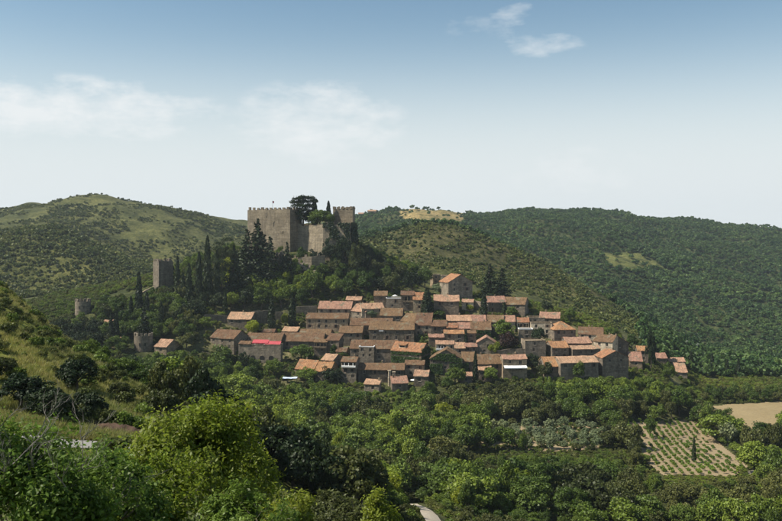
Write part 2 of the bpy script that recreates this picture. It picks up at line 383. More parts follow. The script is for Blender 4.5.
put(np.ones(PX.shape), (.060, .066, .028))
sm = lambda v, a, b: np.clip((v - a) / (b - a), 0, 1)
put(sm(PY, 240, 215) * sm(PX, 330, 200), (.195, .205, .045))                    # grassy slope on the left
put(sm(PY, 60, 50), (.10, .11, .04))
put(sm(PY, 372, 380) * sm(PY, 470, 455) * sm(PX, 195, 215) * sm(PX, 690, 660), (.105, .098, .055))   # bare ground between the houses
put(sm(PY, 520, 580), (.080, .082, .030))
put(sm(PY, 560, 600) * sm(PX, 360, 400) * sm(PY, 850, 800), (.072, .068, .033))
put(sm(PY, 880, 960) * sm(PX, 330, 290), (.078, .082, .033))                    # sunny left hill
put(sm(PY, 1000, 1050) * sm(PX, 330, 380), (.055, .062, .026))
put(sm(PY, 700, 760) * sm(PX, 520, 560), (.045, .055, .024))
put(inpoly(PX, RW, [(402, 204), (460, 204), (468, 214), (462, 221), (432, 225), (408, 222), (398, 214)]) * (PY > 1150) * (1.0 + 0 * PX), (.24, .185, .095))
put(inpoly(PX, RW, [(600, 252), (640, 254), (664, 266), (640, 272), (606, 262)]) * (PY > 800) * .8, (.125, .130, .048))
put(sm(PX, 680, 720) * sm(PY, 1480, 1540), (.115, .098, .048))
put(inpoly(PX, RW, OLIVE) * (PY > 240) * (PY < 350), (.27, .22, .13))
ca = tm.color_attributes.new('ground', 'FLOAT_COLOR', 'POINT'); ca.data.foreach_set('color', col.reshape(-1).astype(np.float32))
t = NT('terrain_soil')
vc = t.n('ShaderNodeVertexColor', layer_name='ground').outputs[0]; p = t.pos()
a = t.noise(.02, 6, .65, p); b = t.noise(.14, 6, .7, p); c = t.noise(1.4, 4, .7, p)
fn = t.noise(.5, 5, .8, p); k = t.mix(t.ramp(a, .38, .62), (.62, .68, .6), (1.3, 1.25, 1.2)); k2 = t.mix(t.ramp(b, .35, .65), (.5, .56, .5), (1.45, 1.4, 1.35)); k3 = t.mix(t.ramp(c, .3, .7), (.65, .65, .62), (1.35, 1.35, 1.35))
cc = t.mix(1.0, t.mix(1.0, t.mix(1.0, vc, k, 'MULTIPLY'), k2, 'MULTIPLY'), k3, 'MULTIPLY'); cc = t.mix(1.0, cc, t.mix(t.ramp(fn, .38, .62), (.5, .6, .5), (1.4, 1.3, 1.3)), 'MULTIPLY')
t.principled(cc, 1.0, b, 1.2, .1)
terrain = add('terrain', tm, t.m); tag(terrain, kind='structure')

def drape(name, poly_px, step, mat, dz, Ya, Yb, kind='structure'):
    """sheet lying on the ground over a photo polygon (of ground points)"""
    xs = [p[0] for p in poly_px]
    Ys = np.arange(Ya, Yb, step); pxs = np.linspace(min(xs), max(xs), int((max(xs) - min(xs)) / F * Ya / step) + 2)
    A, B = np.meshgrid(pxs, Ys); Zg = terr(A, B); R_ = HZ - F * Zg / B
    wob = 2.2 * vnoise(A, R_, 9, 31) + 1.2 * vnoise(A, R_, 3, 32)
    ins = inpoly(A + wob, R_ + wob * .6, poly_px)
    P = np.stack([(A - CX) / F * B, B, Zg + dz], -1)
    q = ins[:-1, :-1] & ins[:-1, 1:] & ins[1:, 1:] & ins[1:, :-1]
    V = np.stack([P[:-1, :-1], P[:-1, 1:], P[1:, 1:], P[1:, :-1]], 2)[q]
    o = add(name, quads_mesh(name, V), mat); tag(o, kind=kind); return o
def ground_mat(name, c1, c2, s=.4):
    t = NT(name); p = t.pos(); a = t.noise(s * .25, 5, .6, p); b = t.noise(s * 3, 4, .75, p)
    return t.principled(t.mix(1.0, t.mix(t.ramp(a, .35, .65), c1, c2), t.mix(b, (.6, .6, .6), (1.4, 1.4, 1.4)), 'MULTIPLY'), 1.0, b, .1, .1)
M['dry_soil'] = ground_mat('dry_soil', (.29, .225, .135), (.25, .19, .11))
M['stubble'] = ground_mat('stubble', (.275, .215, .115), (.235, .18, .095), .25)
M['track'] = ground_mat('track', (.46, .40, .31), (.40, .34, .26), .8)
M['asphalt'] = ground_mat('asphalt', (.22, .21, .20), (.27, .26, .24), .8)
M['red_earth'] = ground_mat('red_earth', (.075, .050, .036), (.11, .07, .048), .8)
M['dry_grass'] = ground_mat('dry_grass', (.30, .26, .09), (.24, .22, .07), .8)
drape('vineyard_soil', VINE, .5, M['dry_soil'], .28, 240, 350)
drape('stubble_field', FIELD, .8, M['stubble'], .28, 300, 420)
drape('olive_grove_soil', OLIVE, .6, M['dry_soil'], .25, 262, 345)
def ribbon(name, pts, width, mat, dz=.12, cross=3):
    """a path over the ground through (px, Y) points"""
    P = [gp(*p) for p in pts]; L = []
    for i in range(len(P) - 1):
        for s in range(8): L.append(P[i].lerp(P[i + 1], s / 8))
    L.append(P[-1]); rows_ = []
    for i, q in enumerate(L):
        d = (L[min(i + 1, len(L) - 1)] - L[max(i - 1, 0)]); n = Vector((d.y, -d.x, 0)).normalized()
        r = []
        for s in np.linspace(-.5, .5, cross + 2):
            w = q + n * (s * width + rnd.uniform(-.12, .12)); r.append((w.x, w.y, th(w.x, w.y) + dz))
        rows_.append(r)
    o = add(name, grid_mesh(name, np.array(rows_)), mat); tag(o, kind='structure'); return o
ribbon('dirt_track', [(441, 120), (436, 134), (429, 150), (420, 160), (414, 172), (410, 192)], 3.6, M['track'], .2)
ribbon('dirt_path', [(800, 258), (780, 262), (758, 268), (745, 262)], 3.0, M['track'], .25)
ribbon('road', [(-60, 64), (20, 65.5), (70, 66), (120, 66.5), (170, 66), (240, 62)], 3.0, M['asphalt'], .15)
ribbon('road_verge', [(-60, 68), (20, 69.4), (70, 69.8), (120, 70.2), (165, 69.6)], 1.2, M['dry_grass'], .3)
# earth bank cut above the road
pts = []
for i, px in enumerate(np.linspace(92, 162, 36)):
    f = math.sin(math.pi * i / 35) ** .3
    r = []
    for s in range(8):
        Yb = 71.5 + s * .35 + .5 * float(vnoise(np.array(px), np.array(s * 3.), 4, 5)); g = gp(px, Yb)
        r.append((g.x, g.y, g.z - .2 + f * .95 * min(1, s / 6) + .35 * float(vnoise(np.array(px * 1.), np.array(s * 2.), 3, 6))))
    for s in range(4):
        Yb = 74.6 + s * 1.0; g = gp(px, Yb); r.append((g.x, g.y, g.z - .1 + f * .95 * (1 - (s + 1) / 4.0)))
    pts.append(r)
bank = add('earth_bank', grid_mesh('earth_bank', np.array(pts)), M['red_earth']); tag(bank, kind='structure')
# ------------------------------------------------------------ buildings
_wm = {}
def window_mesh(style):
    """unit window 1 x 1 (x across, z up, y outward is negative), frame bars and optional shutters"""
    if style in _wm: return _wm[style]
    b = MB(); t_ = .07
    b.box(-.5, -.5 + t_, .10, .18, 0, 1); b.box(.5 - t_, .5, .10, .18, 0, 1)
    b.box(-.5 + t_, .5 - t_, .10, .18, 1 - t_, 1); b.box(-.5 + t_, .5 - t_, .10, .18, 0, t_); b.box(-.03, .03, .11, .17, t_, 1 - t_)
    if style == 'shutter':
        b.box(-.98, -.52, -.06, -.01, -.02, 1.02); b.box(.52, .98, -.06, -.01, -.02, 1.02)
    if style == 'sill': b.box(-.6, .6, -.14, .05, -.09, -.005)
    m = b.mesh('window'); m.materials.append(M['shutter'] if style == 'shutter' else M['frame']); _wm[style] = m
    return m
_pm = MB(); _pm.box(-.5, .5, .19, .22, 0, 1); PANE = _pm.mesh('pane'); PANE.materials.append(M['glass'])
_dm = MB(); _dm.box(-.5, .5, .12, .2, 0, 1); _dm.box(-.06, .06, .08, .12, .05, .95); DOOR = _dm.mesh('door'); DOOR.materials.append(M['wood'])
def facade(b, o, u, n, W, Hh, ops):
    """wall with openings: o lower-left corner, u along, n outward; ops [(x,z,w,h)]"""
    o, u, n = Vector(o), Vector(u), Vector(n); up = Vector((0, 0, 1))
    xs = sorted({0., W, *[x for q in ops for x in (q[0], q[0] + q[2])]}); zs = sorted({0., Hh, *[z for q in ops for z in (q[1], q[1] + q[3])]})
    P = lambda x, z, d=0: o + u * x + up * z - n * d
    for i in range(len(xs) - 1):
        for j in range(len(zs) - 1):
            cx, cz = (xs[i] + xs[i + 1]) / 2, (zs[j] + zs[j + 1]) / 2
            if any(q[0] < cx < q[0] + q[2] and q[1] < cz < q[1] + q[3] for q in ops): continue
            b.face([P(xs[i], zs[j]), P(xs[i + 1], zs[j]), P(xs[i + 1], zs[j + 1]), P(xs[i], zs[j + 1])])
    R_ = .3
    for (x, z, w, h) in ops:
        b.face([P(x, z), P(x + w, z), P(x + w, z, R_), P(x, z, R_)]); b.face([P(x, z + h, R_), P(x + w, z + h, R_), P(x + w, z + h), P(x, z + h)])
        b.face([P(x, z, R_), P(x, z + h, R_), P(x, z + h), P(x, z)]); b.face([P(x + w, z), P(x + w, z + h), P(x + w, z + h, R_), P(x + w, z, R_)])
        b.face([P(x, z, R_), P(x + w, z, R_), P(x + w, z + h, R_), P(x, z + h, R_)])
def roof_slab(b, prof, axis, a0, a1, th_=.22, seg=7, sag=.10):
    """profile [(t,z)] swept along an axis; 'x': t is y, 'y': t is x"""
    off = [[rnd.uniform(-.11, .11) - sag * math.sin(math.pi * i / seg) for _ in prof] for i in range(seg + 1)]
    top, bot = [], []
    for i in range(seg + 1):
        a = a0 + (a1 - a0) * i / seg
        e = [rnd.uniform(-.06, .06) for _ in prof]
        top.append([(a, t + e[k], z + off[i][k]) if axis == 'x' else (t + e[k], a, z + off[i][k]) for k, (t, z) in enumerate(prof)])
        bot.append([(a, t + e[k], z + off[i][k] - th_) if axis == 'x' else (t + e[k], a, z + off[i][k] - th_) for k, (t, z) in enumerate(prof)])
    base = len(b.v); n = len(prof)
    for i in range(seg + 1): b.v += top[i]
    for i in range(seg + 1): b.v += bot[i]
    T = lambda i, k: base + i * n + k
    B = lambda i, k: base + (seg + 1) * n + i * n + k
    for i in range(seg):
        for k in range(n - 1):
            b.f.append((T(i, k), T(i + 1, k), T(i + 1, k + 1), T(i, k + 1))); b.f.append((B(i, k + 1), B(i + 1, k + 1), B(i + 1, k), B(i, k)))
        b.f.append((B(i, 0), B(i + 1, 0), T(i + 1, 0), T(i, 0))); b.f.append((T(i, n - 1), T(i + 1, n - 1), B(i + 1, n - 1), B(i, n - 1)))
    for i in (0, seg):
        for k in range(n - 1): b.f.append((T(i, k), T(i, k + 1), B(i, k + 1), B(i, k)) if i == 0 else (B(i, k), B(i, k + 1), T(i, k + 1), T(i, k)))
def add_window(x, y, z, w, h, parent, rotz=0.0, style=None):
    style = style or rnd.choice(['plain', 'plain', 'sill', 'shutter'])
    o = add('window', window_mesh(style), None, parent, (x, y, z), rotz, (w, 1, h)); add('pane', PANE, None, o); return o
def chimney(parent, x, y, z, h=1.5, w=.6):
    b = MB(); b.box(-w / 2, w / 2, -w / 2, w / 2, -1.0, h, .02); b.box(-w * .65, w * .65, -w * .65, w * .65, h + .002, h + .12)
    b.box(-w * .4, w * .4, -w * .4, w * .4, h + .123, h + .38); return b.build('chimney', M['stone_tan'], parent, (x, y, z))
RC = {'b': 'tile_brown', 'o': 'tile_orange', 'p': 'tile_pale'}; WC = {'g': 'stone_grey', 't': 'stone_tan', 'd': 'stone_dark', 'c': 'render_cream'}
HOUSES = {}
def house(key, x0, x1, yr, ye, yb, yaw, typ, rc, wc, win, label, chim=0, D=None, hmin=5.0, name='stone_house', Y=None, sidewin=True, door=False):
    a = rad(yaw); pxm = (x0 + x1) / 2
    if Y is None:
        Ys = np.arange(520, 335, -.5); ze = (HZ - ye) / F * Ys; need = np.maximum(hmin, (yb - ye) / F * Ys + .6)
        ok = ze - terr(pxm, Ys) >= need
        Y = float(Ys[np.argmax(ok)]) if ok.any() else 345.
    Y += rnd.uniform(-.3, .3)
    ze = (HZ - ye) / F * Y; W = (x1 - x0) / F * Y / math.cos(a)
    best = None
    if typ in 'PH':
        for pit in (19, 17, 21, 23, 15, 26, 13, 29):
            for d in np.arange(2.4, 6.3, .2):
                e = abs(HZ - F * (ze + d * math.tan(rad(pit))) / (Y + d * math.cos(a)) - yr) + abs(pit - 19) * .04 + abs(d - 4.2) * .05
                if best is None or e < best[0]: best = (e, pit, d)
        pit, d = best[1], best[2]; Dp = 2 * d
    elif typ == 'M':
        for pit in (17, 19, 14, 22, 25, 28):
            for d in np.arange(3.5, 10, .25):
                e = abs(HZ - F * (ze + d * math.tan(rad(pit))) / (Y + d * math.cos(a)) - yr) + abs(pit - 17) * .05
                if best is None or e < best[0]: best = (e, pit, d)
        pit, d = best[1], best[2]; Dp = d
    else:
        Dp = D or 8.0; d = Dp / 2; pit = 0
    tp = math.tan(rad(pit))
    ox, oy = (pxm - CX) / F * Y, Y
    U = Vector((math.cos(a), -math.sin(a))); V = Vector((math.sin(a), math.cos(a)))
    cs = [Vector((ox, oy)) + U * (s * W / 2) + V * q for s in (-1, 1) for q in (0, Dp)]
    gz = [th(c.x, c.y) for c in cs]; zb = min(min(gz), (HZ - yb) / F * Y) - .6
    Hh = ze - zb
    root = empty(name, (ox, oy, zb), -a); tag(root, label, 'house', 'stone houses of the village')
    vis = (yb - ye) / F * Y
    n, rows_ = win if isinstance(win, tuple) else (win, 2 if vis > 4.3 else 1)
    ops = []
    for r in range(rows_):
        zt = Hh - .55 - 2.7 * r
        if zt - 1.9 < .8: break
        for i in range(n):
            w, h = rnd.uniform(1.05, 1.5), rnd.uniform(1.4, 2.0)
            if r == rows_ - 1 and rows_ > 1 and rnd.random() < .3: h = 1.9
            x = W * (i + .5 + rnd.uniform(-.12, .12)) / n - w / 2
            ops.append((x, zt - h, w, h))
    b = MB()
    facade(b, (-W / 2, 0, 0), (1, 0, 0), (0, -1, 0), W, Hh, ops)
    sops = []
    if sidewin and Hh > 4 and Dp > 5: sops = [(Dp * .45, Hh - 2.2, .85, 1.2)]
    gab = 0
    if typ == 'M':
        b.face([(-W / 2, 0, Hh), (-W / 2, Dp, Hh + Dp * tp), (-W / 2, Dp, Hh)]); b.face([(W / 2, 0, Hh), (W / 2, Dp, Hh), (W / 2, Dp, Hh + Dp * tp)])
    facade(b, (W / 2, 0, 0), (0, 1, 0), (1, 0, 0), Dp, Hh, sops if yaw > 8 or ox < -20 else [])
    facade(b, (-W / 2, Dp, 0), (0, -1, 0), (-1, 0, 0), Dp, Hh, sops if yaw < -8 or ox > 20 else [])
    hb = Hh + (Dp * tp if typ == 'M' else 0)
    facade(b, (W / 2, Dp, 0), (-1, 0, 0), (0, 1, 0), W, hb, [])
    if typ == 'P':
        b.face([(W / 2, 0, Hh), (W / 2, Dp, Hh), (W / 2, d, Hh + d * tp)]); b.face([(-W / 2, Dp, Hh), (-W / 2, 0, Hh), (-W / 2, d, Hh + d * tp)])
    rise = 0
    if typ == 'G':
        rise = max(.8, (ye - yr) / F * Y)
        for yy in (0, Dp): b.face([(-W / 2, yy, Hh), (W / 2, yy, Hh), (0, yy, Hh + rise)] if yy == 0 else [(W / 2, yy, Hh), (-W / 2, yy, Hh), (0, yy, Hh + rise)])
    b.build('wall', M[WC[wc]], root)
    for (x, z, w, h) in ops: add_window(x + w / 2 - W / 2, 0, z, w, h, root)
    if yaw > 8 or ox < -20:
        for (x, z, w, h) in sops: add_window(W / 2, x + w / 2, z, w, h, root, math.pi / 2)
    if yaw < -8 or ox > 20:
        for (x, z, w, h) in sops: add_window(-W / 2, Dp - x - w / 2, z, w, h, root, -math.pi / 2)
    if door:
        add('door', DOOR, None, root, (W * .2, -.19, max(.4, Hh - vis)), 0, (1.2, 1, 2.1))
    rb = MB(); oh = .38; rf = None
    if typ == 'P': roof_slab(rb, [(-oh, Hh - oh * tp + .17), (d * .5, Hh + d * .5 * tp + .17), (d, Hh + d * tp + .2), (d * 1.5, Hh + d * .5 * tp + .17), (Dp + oh, Hh - oh * tp + .17)], 'x', -W / 2 - .28, W / 2 + .28)
    elif typ == 'M': roof_slab(rb, [(-oh, Hh - oh * tp + .17), (Dp * .33, Hh + Dp * .33 * tp + .17), (Dp * .66, Hh + Dp * .66 * tp + .17), (Dp + oh * .6, Hh + (Dp + oh * .6) * tp + .17)], 'x', -W / 2 - .28, W / 2 + .28)
    elif typ == 'G':
        k = rise / (W / 2); roof_slab(rb, [(-W / 2 - oh, Hh - oh * k + .17), (-W / 4, Hh + rise / 2 + .17), (0, Hh + rise + .19), (W / 4, Hh + rise / 2 + .17), (W / 2 + oh, Hh - oh * k + .17)], 'y', -.3, Dp + .3)
    elif typ == 'H':
        zr = Hh + d * tp + .2; xr = max(.5, W / 2 - d * .9); e = (W / 2 + oh, -oh, Dp + oh, Hh - oh * tp + .15)
        A = [(-e[0], e[1], e[3]), (e[0], e[1], e[3]), (e[0], e[2], e[3]), (-e[0], e[2], e[3])]; R0, R1 = (-xr, d, zr), (xr, d, zr)
        rb.face([A[0], A[1], R1, R0]); rb.face([A[1], A[2], R1]); rb.face([A[2], A[3], R0, R1]); rb.face([A[3], A[0], R0])
        lo = [(x, y, z - .22) for x, y, z in A]
        for i in range(4): rb.face([lo[i], lo[(i + 1) % 4], A[(i + 1) % 4], A[i]])
        rb.face(lo[::-1])
    if typ in 'PMGH':
        rf = rb.build('roof', M[RC[rc]], root)
        for i in range(max(chim, 1 if rnd.random() < .55 and W > 7 else 0)):
            cx = rnd.uniform(-.4, .4) * W
            if typ in 'PH': chimney(rf, cx * .7, d + rnd.uniform(-.5, 1), Hh + d * tp * .85, 1.1)
            elif typ == 'M': chimney(rf, cx, Dp * .8, Hh + Dp * .75 * tp, 1.1)
            else: chimney(rf, 0.8, d, Hh + rise * .75, 1.2)
    if typ == 'F':
        fb = MB(); fb.box(-W / 2 + .3, W / 2 - .3, .3, Dp - .3, Hh - .5, Hh - .35); fb.build('terrace_floor', M['stone_tan'], root)
        pb = MB(); k = .35
        for (q0, q1, q2, q3) in ((-W / 2 - .05, W / 2 + .05, -.05, k), (-W / 2 - .05, W / 2 + .05, Dp - k, Dp + .05)): pb.box(q0, q1, q2, q3, Hh, Hh + .35, .02)
        for s in (-1, 1): pb.box(min(s * (W / 2 + .05), s * (W / 2 - k)), max(s * (W / 2 + .05), s * (W / 2 - k)), k, Dp - k, Hh, Hh + .35, .01)
        pb.build('parapet', M['stone_tan' if rc != 'w' else 'white'], root)
    HOUSES[key] = dict(root=root, W=W, D=Dp, H=Hh, Y=Y, a=a, d=d, tp=tp, zb=zb, ox=ox, roof=rf, s=Y / F)
    return root
H_ = house
# --- left edge of the village
H_('A1', 227, 251, 312, 319, 326, 8, 'P', 'p', 'g', 3, 'low pale roofed stone house tucked between grey retaining walls under the castle wood')
H_('A2', 209, 235, 324, 338, 347, 26, 'P', 'b', 'g', 3, 'leftmost big house with a broad plain brown roof and shaded right gable')
H_('A3', 245, 281, 333, 340.5, 346, 6, 'P', 'b', 'g', 4, 'long brown roofed house directly above the red awnings', 1)
H_('A3b', 279, 323, 331, 341, 347, 4, 'P', 'b', 'd', 3, 'long low brown roofed house right of the red awnings, tree before it')
H_('A3c', 282, 297, 327, 331, 337, 10, 'M', 'p', 'd', 1, 'small rubble walled house with pale roof behind the long house by the red awnings')
H_('A4', 299, 330, 329, 334.5, 341, 4, 'P', 'b', 'g', 3, 'brown roofed upper storey house rising behind the long roof near the left end', 1)
H_('A11', 326, 339, 333.5, 340, 355, 14, 'M', 'b', 'd', (1, 2), 'narrow tall dark stone house with small tilted roof, left of the windowed stone row')
H_('A12', 314, 327, 340.5, 342, 356, 5, 'M', 'b', 'g', (1, 2), 'plain grey stone house with dark loggia at the right end of the awning row')
# --- upper left cluster
H_('A6', 318, 351, 299, 308.5, 316, 5, 'P', 'p', 'g', 4, 'broad pale roofed house with white chimney at the upper left of the village', 2)
H_('A6b', 346, 361, 296.5, 300, 306, 5, 'P', 'p', 't', 2, 'small topmost attic house behind the white chimney roof')
H_('A7', 351, 366, 304, 311, 319, 30, 'P', 'p', 'g', 1, 'turned house with pale sloping roof and dark shaded right gable')
H_('A7b', 362, 384, 303, 308.5, 319, -12, 'P', 'p', 'c', 3, 'cream walled house with low pale roof beside a round grey green tree', 1)
H_('A5', 306, 348, 313, 318.5, 330, 2, 'P', 'b', 't', 5, 'long tan stone house with a row of four dark windows under brown roof', 1)
H_('A8', 350, 392, 318, 325, 332, 2, 'P', 'b', 'd', 3, 'long low brown roof with dark wall in the middle of the left half')
H_('A9', 339, 362, 326, 332.5, 345, 4, 'P', 'b', 'g', (3, 2), 'square two storey stone house under brown roof left of the white cloth wall')
H_('A10', 369, 414, 321.5, 329.5, 343, 3, 'P', 'b', 'g', (4, 2), 'wide stone house whose wall top carries a small white cloth', 1)
# --- top row
H_('D1', 374, 387, 291, 295.5, 308, 2, 'P', 'b', 'g', (1, 2), 'left wing of the topmost big building with thin brown roof', 0)
H_('D1b', 386, 402, 297, 298.5, 310, 2, 'F', 'w', 'g', 1, 'flat terrace house with white parapet and parasol in the topmost row', D=7)
H_('D1c', 401, 414, 291, 295, 310, 2, 'P', 'b', 'd', (1, 2), 'dark loggia house between the white terrace and the orange roofed wing')
H_('D1d', 413, 426, 291, 299.5, 311, 4, 'P', 'o', 't', (1, 2), 'orange roofed right wing of the topmost row beside the tall dark cypress', 1)
H_('D2', 380, 402, 308, 315.5, 323, 6, 'P', 'b', 'g', 2, 'brown roofed house with two wide dark openings below the topmost row')
H_('D3', 401, 414, 310, 321, 328, 34, 'P', 'b', 'g', 0, 'house turned edgeways with a steep brown roof below the orange wing')
H_('D4', 415, 431, 313, 325, 334, 8, 'M', 'b', 'g', 2, 'tall fronted house with a long steep brown roof left of centre')
H_('D5', 431, 447, 320, 326, 335, 2, 'P', 'b', 'd', 2, 'small brown roofed house just right of the steep brown roof')
H_('D7', 429, 444, 334, 337, 344, 0, 'M', 'p', 'd', 2, 'low pale roofed house behind the cream balcony house')
H_('D8', 434, 459, 295, 301, 315, 3, 'P', 'p', 'g', (2, 1), 'grey house with pale tiled roof right of the tall dark cypress', 1)
H_('D9t', 433, 440.5, 273, 275, 287, -20, 'F', 't', 't', 1, 'small pale square tower house standing highest at the left of the manor', D=5, sidewin=False)
H_('D9w', 441, 453, 274, 276, 290, 4, 'F', 't', 'g', 1, 'plain grey flat topped wing behind the manor roof', D=6)
H_('D9', 448, 473, 274.5, 282, 299, -24, 'G', 'o', 'g', (2, 2), 'tall grey gabled manor with a red roof high above the other houses', D=11)
H_('D10', 487, 506, 296, 302, 312, -4, 'P', 'p', 'g', 2, 'pale roofed house right of the small upper cypress')
H_('D10b', 497, 524, 297, 304, 314, 20, 'P', 'b', 'g', 2, 'long brown roofed house with shaded gable at the upper right edge')
# --- centre right
H_('C8', 447, 472, 315, 320.5, 327, 2, 'P', 'p', 'd', 3, 'long pale pink roof over a dark loggia in the upper centre', 1)
H_('C8b', 472, 486, 315, 321, 328, 2, 'P', 'p', 'd', 1, 'short pink roof continuing right from the long pale pink roof')
H_('C9', 487, 503, 315, 322, 330, 10, 'P', 'b', 'g', 1, 'brown roofed house above the large round tree in the centre')
H_('C9b', 504, 515, 315.5, 321.5, 330, 6, 'P', 'p', 'c', 1, 'small cream house with pale roof above the large round tree', 1)
H_('C10', 517, 529, 317.5, 322, 331, 6, 'P', 'o', 'c', 1, 'bright orange roofed cream house with a dark loggia', 1)
H_('C10b', 519, 533, 328, 329.5, 339, 3, 'F', 'w', 'g', 1, 'flat terrace house with pale parapet below the bright orange loggia roof', D=5)
H_('C7', 447, 458, 323, 327.5, 333, 2, 'M', 'o', 'd', 1, 'small red roofed house under the long pale pink roof')
H_('C7b', 458, 471, 322.5, 328.5, 335, 2, 'M', 'p', 'g', 1, 'pale roofed house between the small red roof and the ivy hung wall')
H_('C7c', 471, 491, 321.5, 329.5, 338, 4, 'P', 'b', 'd', 2, 'brown roofed house whose front wall is hung with ivy, left of the round tree')
H_('C6', 444, 464, 330, 333.5, 343, 2, 'P', 'o', 'g', 2, 'house with a thin orange roof left of a small slim cypress')
H_('C6b', 466, 476, 331, 333, 343, 2, 'M', 'b', 'g', 1, 'narrow grey wall house right of a small slim cypress')
H_('C5', 436, 454, 340.5, 344, 352, 2, 'P', 'p', 'c', 3, 'cream balcony house with pale roof above the ivy gable')
H_('C5b', 455, 465, 342.5, 348, 355, 2, 'M', 'p', 'g', 1, 'tiny pale roofed house between the cream balcony house and a grey one')
H_('C5c', 465, 477, 343, 346.5, 354, 2, 'P', 'p', 'd', 2, 'small pale roofed house with wide dark opening beside the blue grey gable')
H_('C11', 477, 496, 337, 343, 353, 6, 'G', 'p', 'g', 1, 'blue grey gabled house behind a bright green bush', D=8)
H_('C12', 525, 546, 340, 341, 357, -6, 'F', 't', 'g', 1, 'flat topped blank stone block right of the dark red tree', D=8)
# --- centre low
H_('B8', 391, 421, 335, 351, 366, 24, 'P', 'o', 'd', (4, 2), 'largest ivy covered house with a broad orange red roof and dormer')
H_('C1', 430, 462, 349.5, 359, 374, 8, 'G', 'b', 'd', (3, 2), 'ivy covered gable house right of the broad orange red roof', D=10)
H_('C2', 462, 475, 351.5, 361, 374, 4, 'P', 'b', 'd', 1, 'brown roofed house squeezed between the ivy gable and a tall thin cypress')
H_('C3', 477, 502, 353, 363.5, 376, -4, 'P', 'b', 'd', 2, 'broad brown roofed house right of the tall thin cypress')
H_('C4', 503, 527, 354.5, 359, 378, -4, 'P', 'p', 't', 2, 'pale roofed house with a long white awning', 1)
H_('B5', 350, 397, 340, 348.5, 362, 5, 'P', 'b', 'd', (4, 2), 'long brown roofed house left of the broad orange red roof', 1)
H_('B5t', 359, 374, 345, 347, 364, 6, 'F', 'w', 'g', (2, 2), 'square stone block with white edged roof terrace before a long brown roof', D=5)
H_('B6', 358, 404, 363, 369.5, 381, 3, 'P', 'b', 'd', (4, 1), 'long low brown roof below the white edged roof terrace', 1)
H_('B7', 405, 424, 360, 364.5, 376, 6, 'P', 'b', 'g', 2, 'small square house with brown roof under the ivy wall')
H_('B10', 414, 428, 370, 376, 384, 8, 'P', 'p', 'g', 1, 'low pale roofed house at the front edge behind the white parasol')
H_('B9', 364, 379, 379.5, 384, 391, 14, 'M', 'p', 'g', 1, 'low pink tiled shed left of the two pale pillars', hmin=3.5)
H_('B9b', 392, 408, 376, 383, 390, -6, 'M', 'p', 'd', 1, 'low pink tiled shed right of the two pale pillars', hmin=3.5)
H_('B1', 295, 314, 359, 369, 376, 16, 'P', 'o', 't', 2, 'front house with a bright orange roof above the white canopy', 1)
H_('B2', 315, 330, 362, 371, 377, 14, 'P', 'o', 'g', 1, 'lower orange roofed wing beside the front orange house')
H_('B3', 321, 333, 354, 360, 369, 20, 'P', 'p', 'd', 1, 'pale roofed house rising behind the front orange roofs')
H_('B4', 341, 356, 356.5, 361.5, 382, 10, 'P', 'b', 'g', (2, 3), 'tall turret like house with a dark loggia and white balcony')
# --- right
H_('E1', 540, 559, 312, 318, 326, 14, 'P', 'p', 'g', 1, 'pale roofed house furthest back on the right skyline of the village')
H_('E1b', 528, 545, 316.5, 318, 328, 4, 'F', 'g', 'g', 1, 'grey flat roofed block beside the furthest pale roof', D=7)
H_('E2', 531, 552, 321.5, 323.5, 336, 4, 'F', 'g', 'c', 2, 'cream walled open terrace house left of the orange hipped roof', D=6)
H_('E3', 554, 576, 319.5, 329.5, 343, -8, 'H', 'o', 'd', (3, 1), 'house with an orange hipped roof and dark windowed front')
H_('E4', 579, 602, 327, 334, 343, 16, 'P', 'b', 'c', 3, 'cream house with brown roof and white window at the right', 2)
H_('E5', 595, 611, 335, 341.5, 356, 34, 'P', 'b', 'c', 2, 'tall cream fronted house with a large shaded grey gable')
H_('E6', 567, 592, 337, 343, 351, -7, 'P', 'p', 'd', 2, 'long pale roof in the middle of the right cluster')
H_('E7', 552, 569, 341, 347.5, 359, -6, 'P', 'o', 'd', 2, 'bright orange roofed house right of the blank stone block')
H_('E8', 572, 601, 345.5, 349, 360, -9, 'P', 'p', 'g', 2, 'wide stone house with thin pale roof and one small square window')
H_('E9', 545, 559, 356.5, 366, 377, -5, 'P', 'o', 'g', 1, 'lowest bright orange roof at the front of the right cluster')
H_('E10', 560, 599, 356, 362.5, 378, -8, 'P', 'p', 'g', (4, 1), 'long pink roofed house along the front of the right cluster')
H_('E11', 602, 629, 351, 357.5, 377, -10, 'G', 'o', 'd', (2, 1), 'big shaded grey gable at the front right corner of the village', D=9)
H_('E12', 630, 642, 352, 361, 368, 12, 'M', 'p', 't', 1, 'last attached house with pale roof at the right end', hmin=4)
H_('E12b', 638, 648, 346, 350.5, 362, 10, 'P', 'o', 'd', 1, 'small orange capped tower house at the right end', hmin=4)
H_('E13a', 657, 667, 353, 358, 364, 6, 'M', 'p', 'd', 0, 'tiny pale shed roof among the trees right of the village', hmin=3)
H_('E13b', 669, 685, 357.5, 361.5, 368, 6, 'M', 'p', 'g', 1, 'detached low house with whitish roof right of the village', hmin=3)
H_('E13c', 677, 687, 363, 372, 377, 10, 'M', 'p', 'g', 0, 'detached pale roofed barn beside a small dark cypress on the right', hmin=3)
H_('C13', 458, 472, 372, 376, 383, 3, 'M', 'p', 'd', 1, 'low pink tiled shed at the foot of the ivy gable', hmin=3.5)
H_('C14', 478, 491, 366, 370, 380, 5, 'M', 'p', 'g', 1, 'low pale tiled lean-to before the broad brown roof right of the thin cypress', hmin=3.5)
H_('E5b', 607, 629, 336.5, 342.5, 357, -6, 'G', 'b', 'd', (1, 1), 'tall pinkish grey gable rising behind the front right gable', D=9)
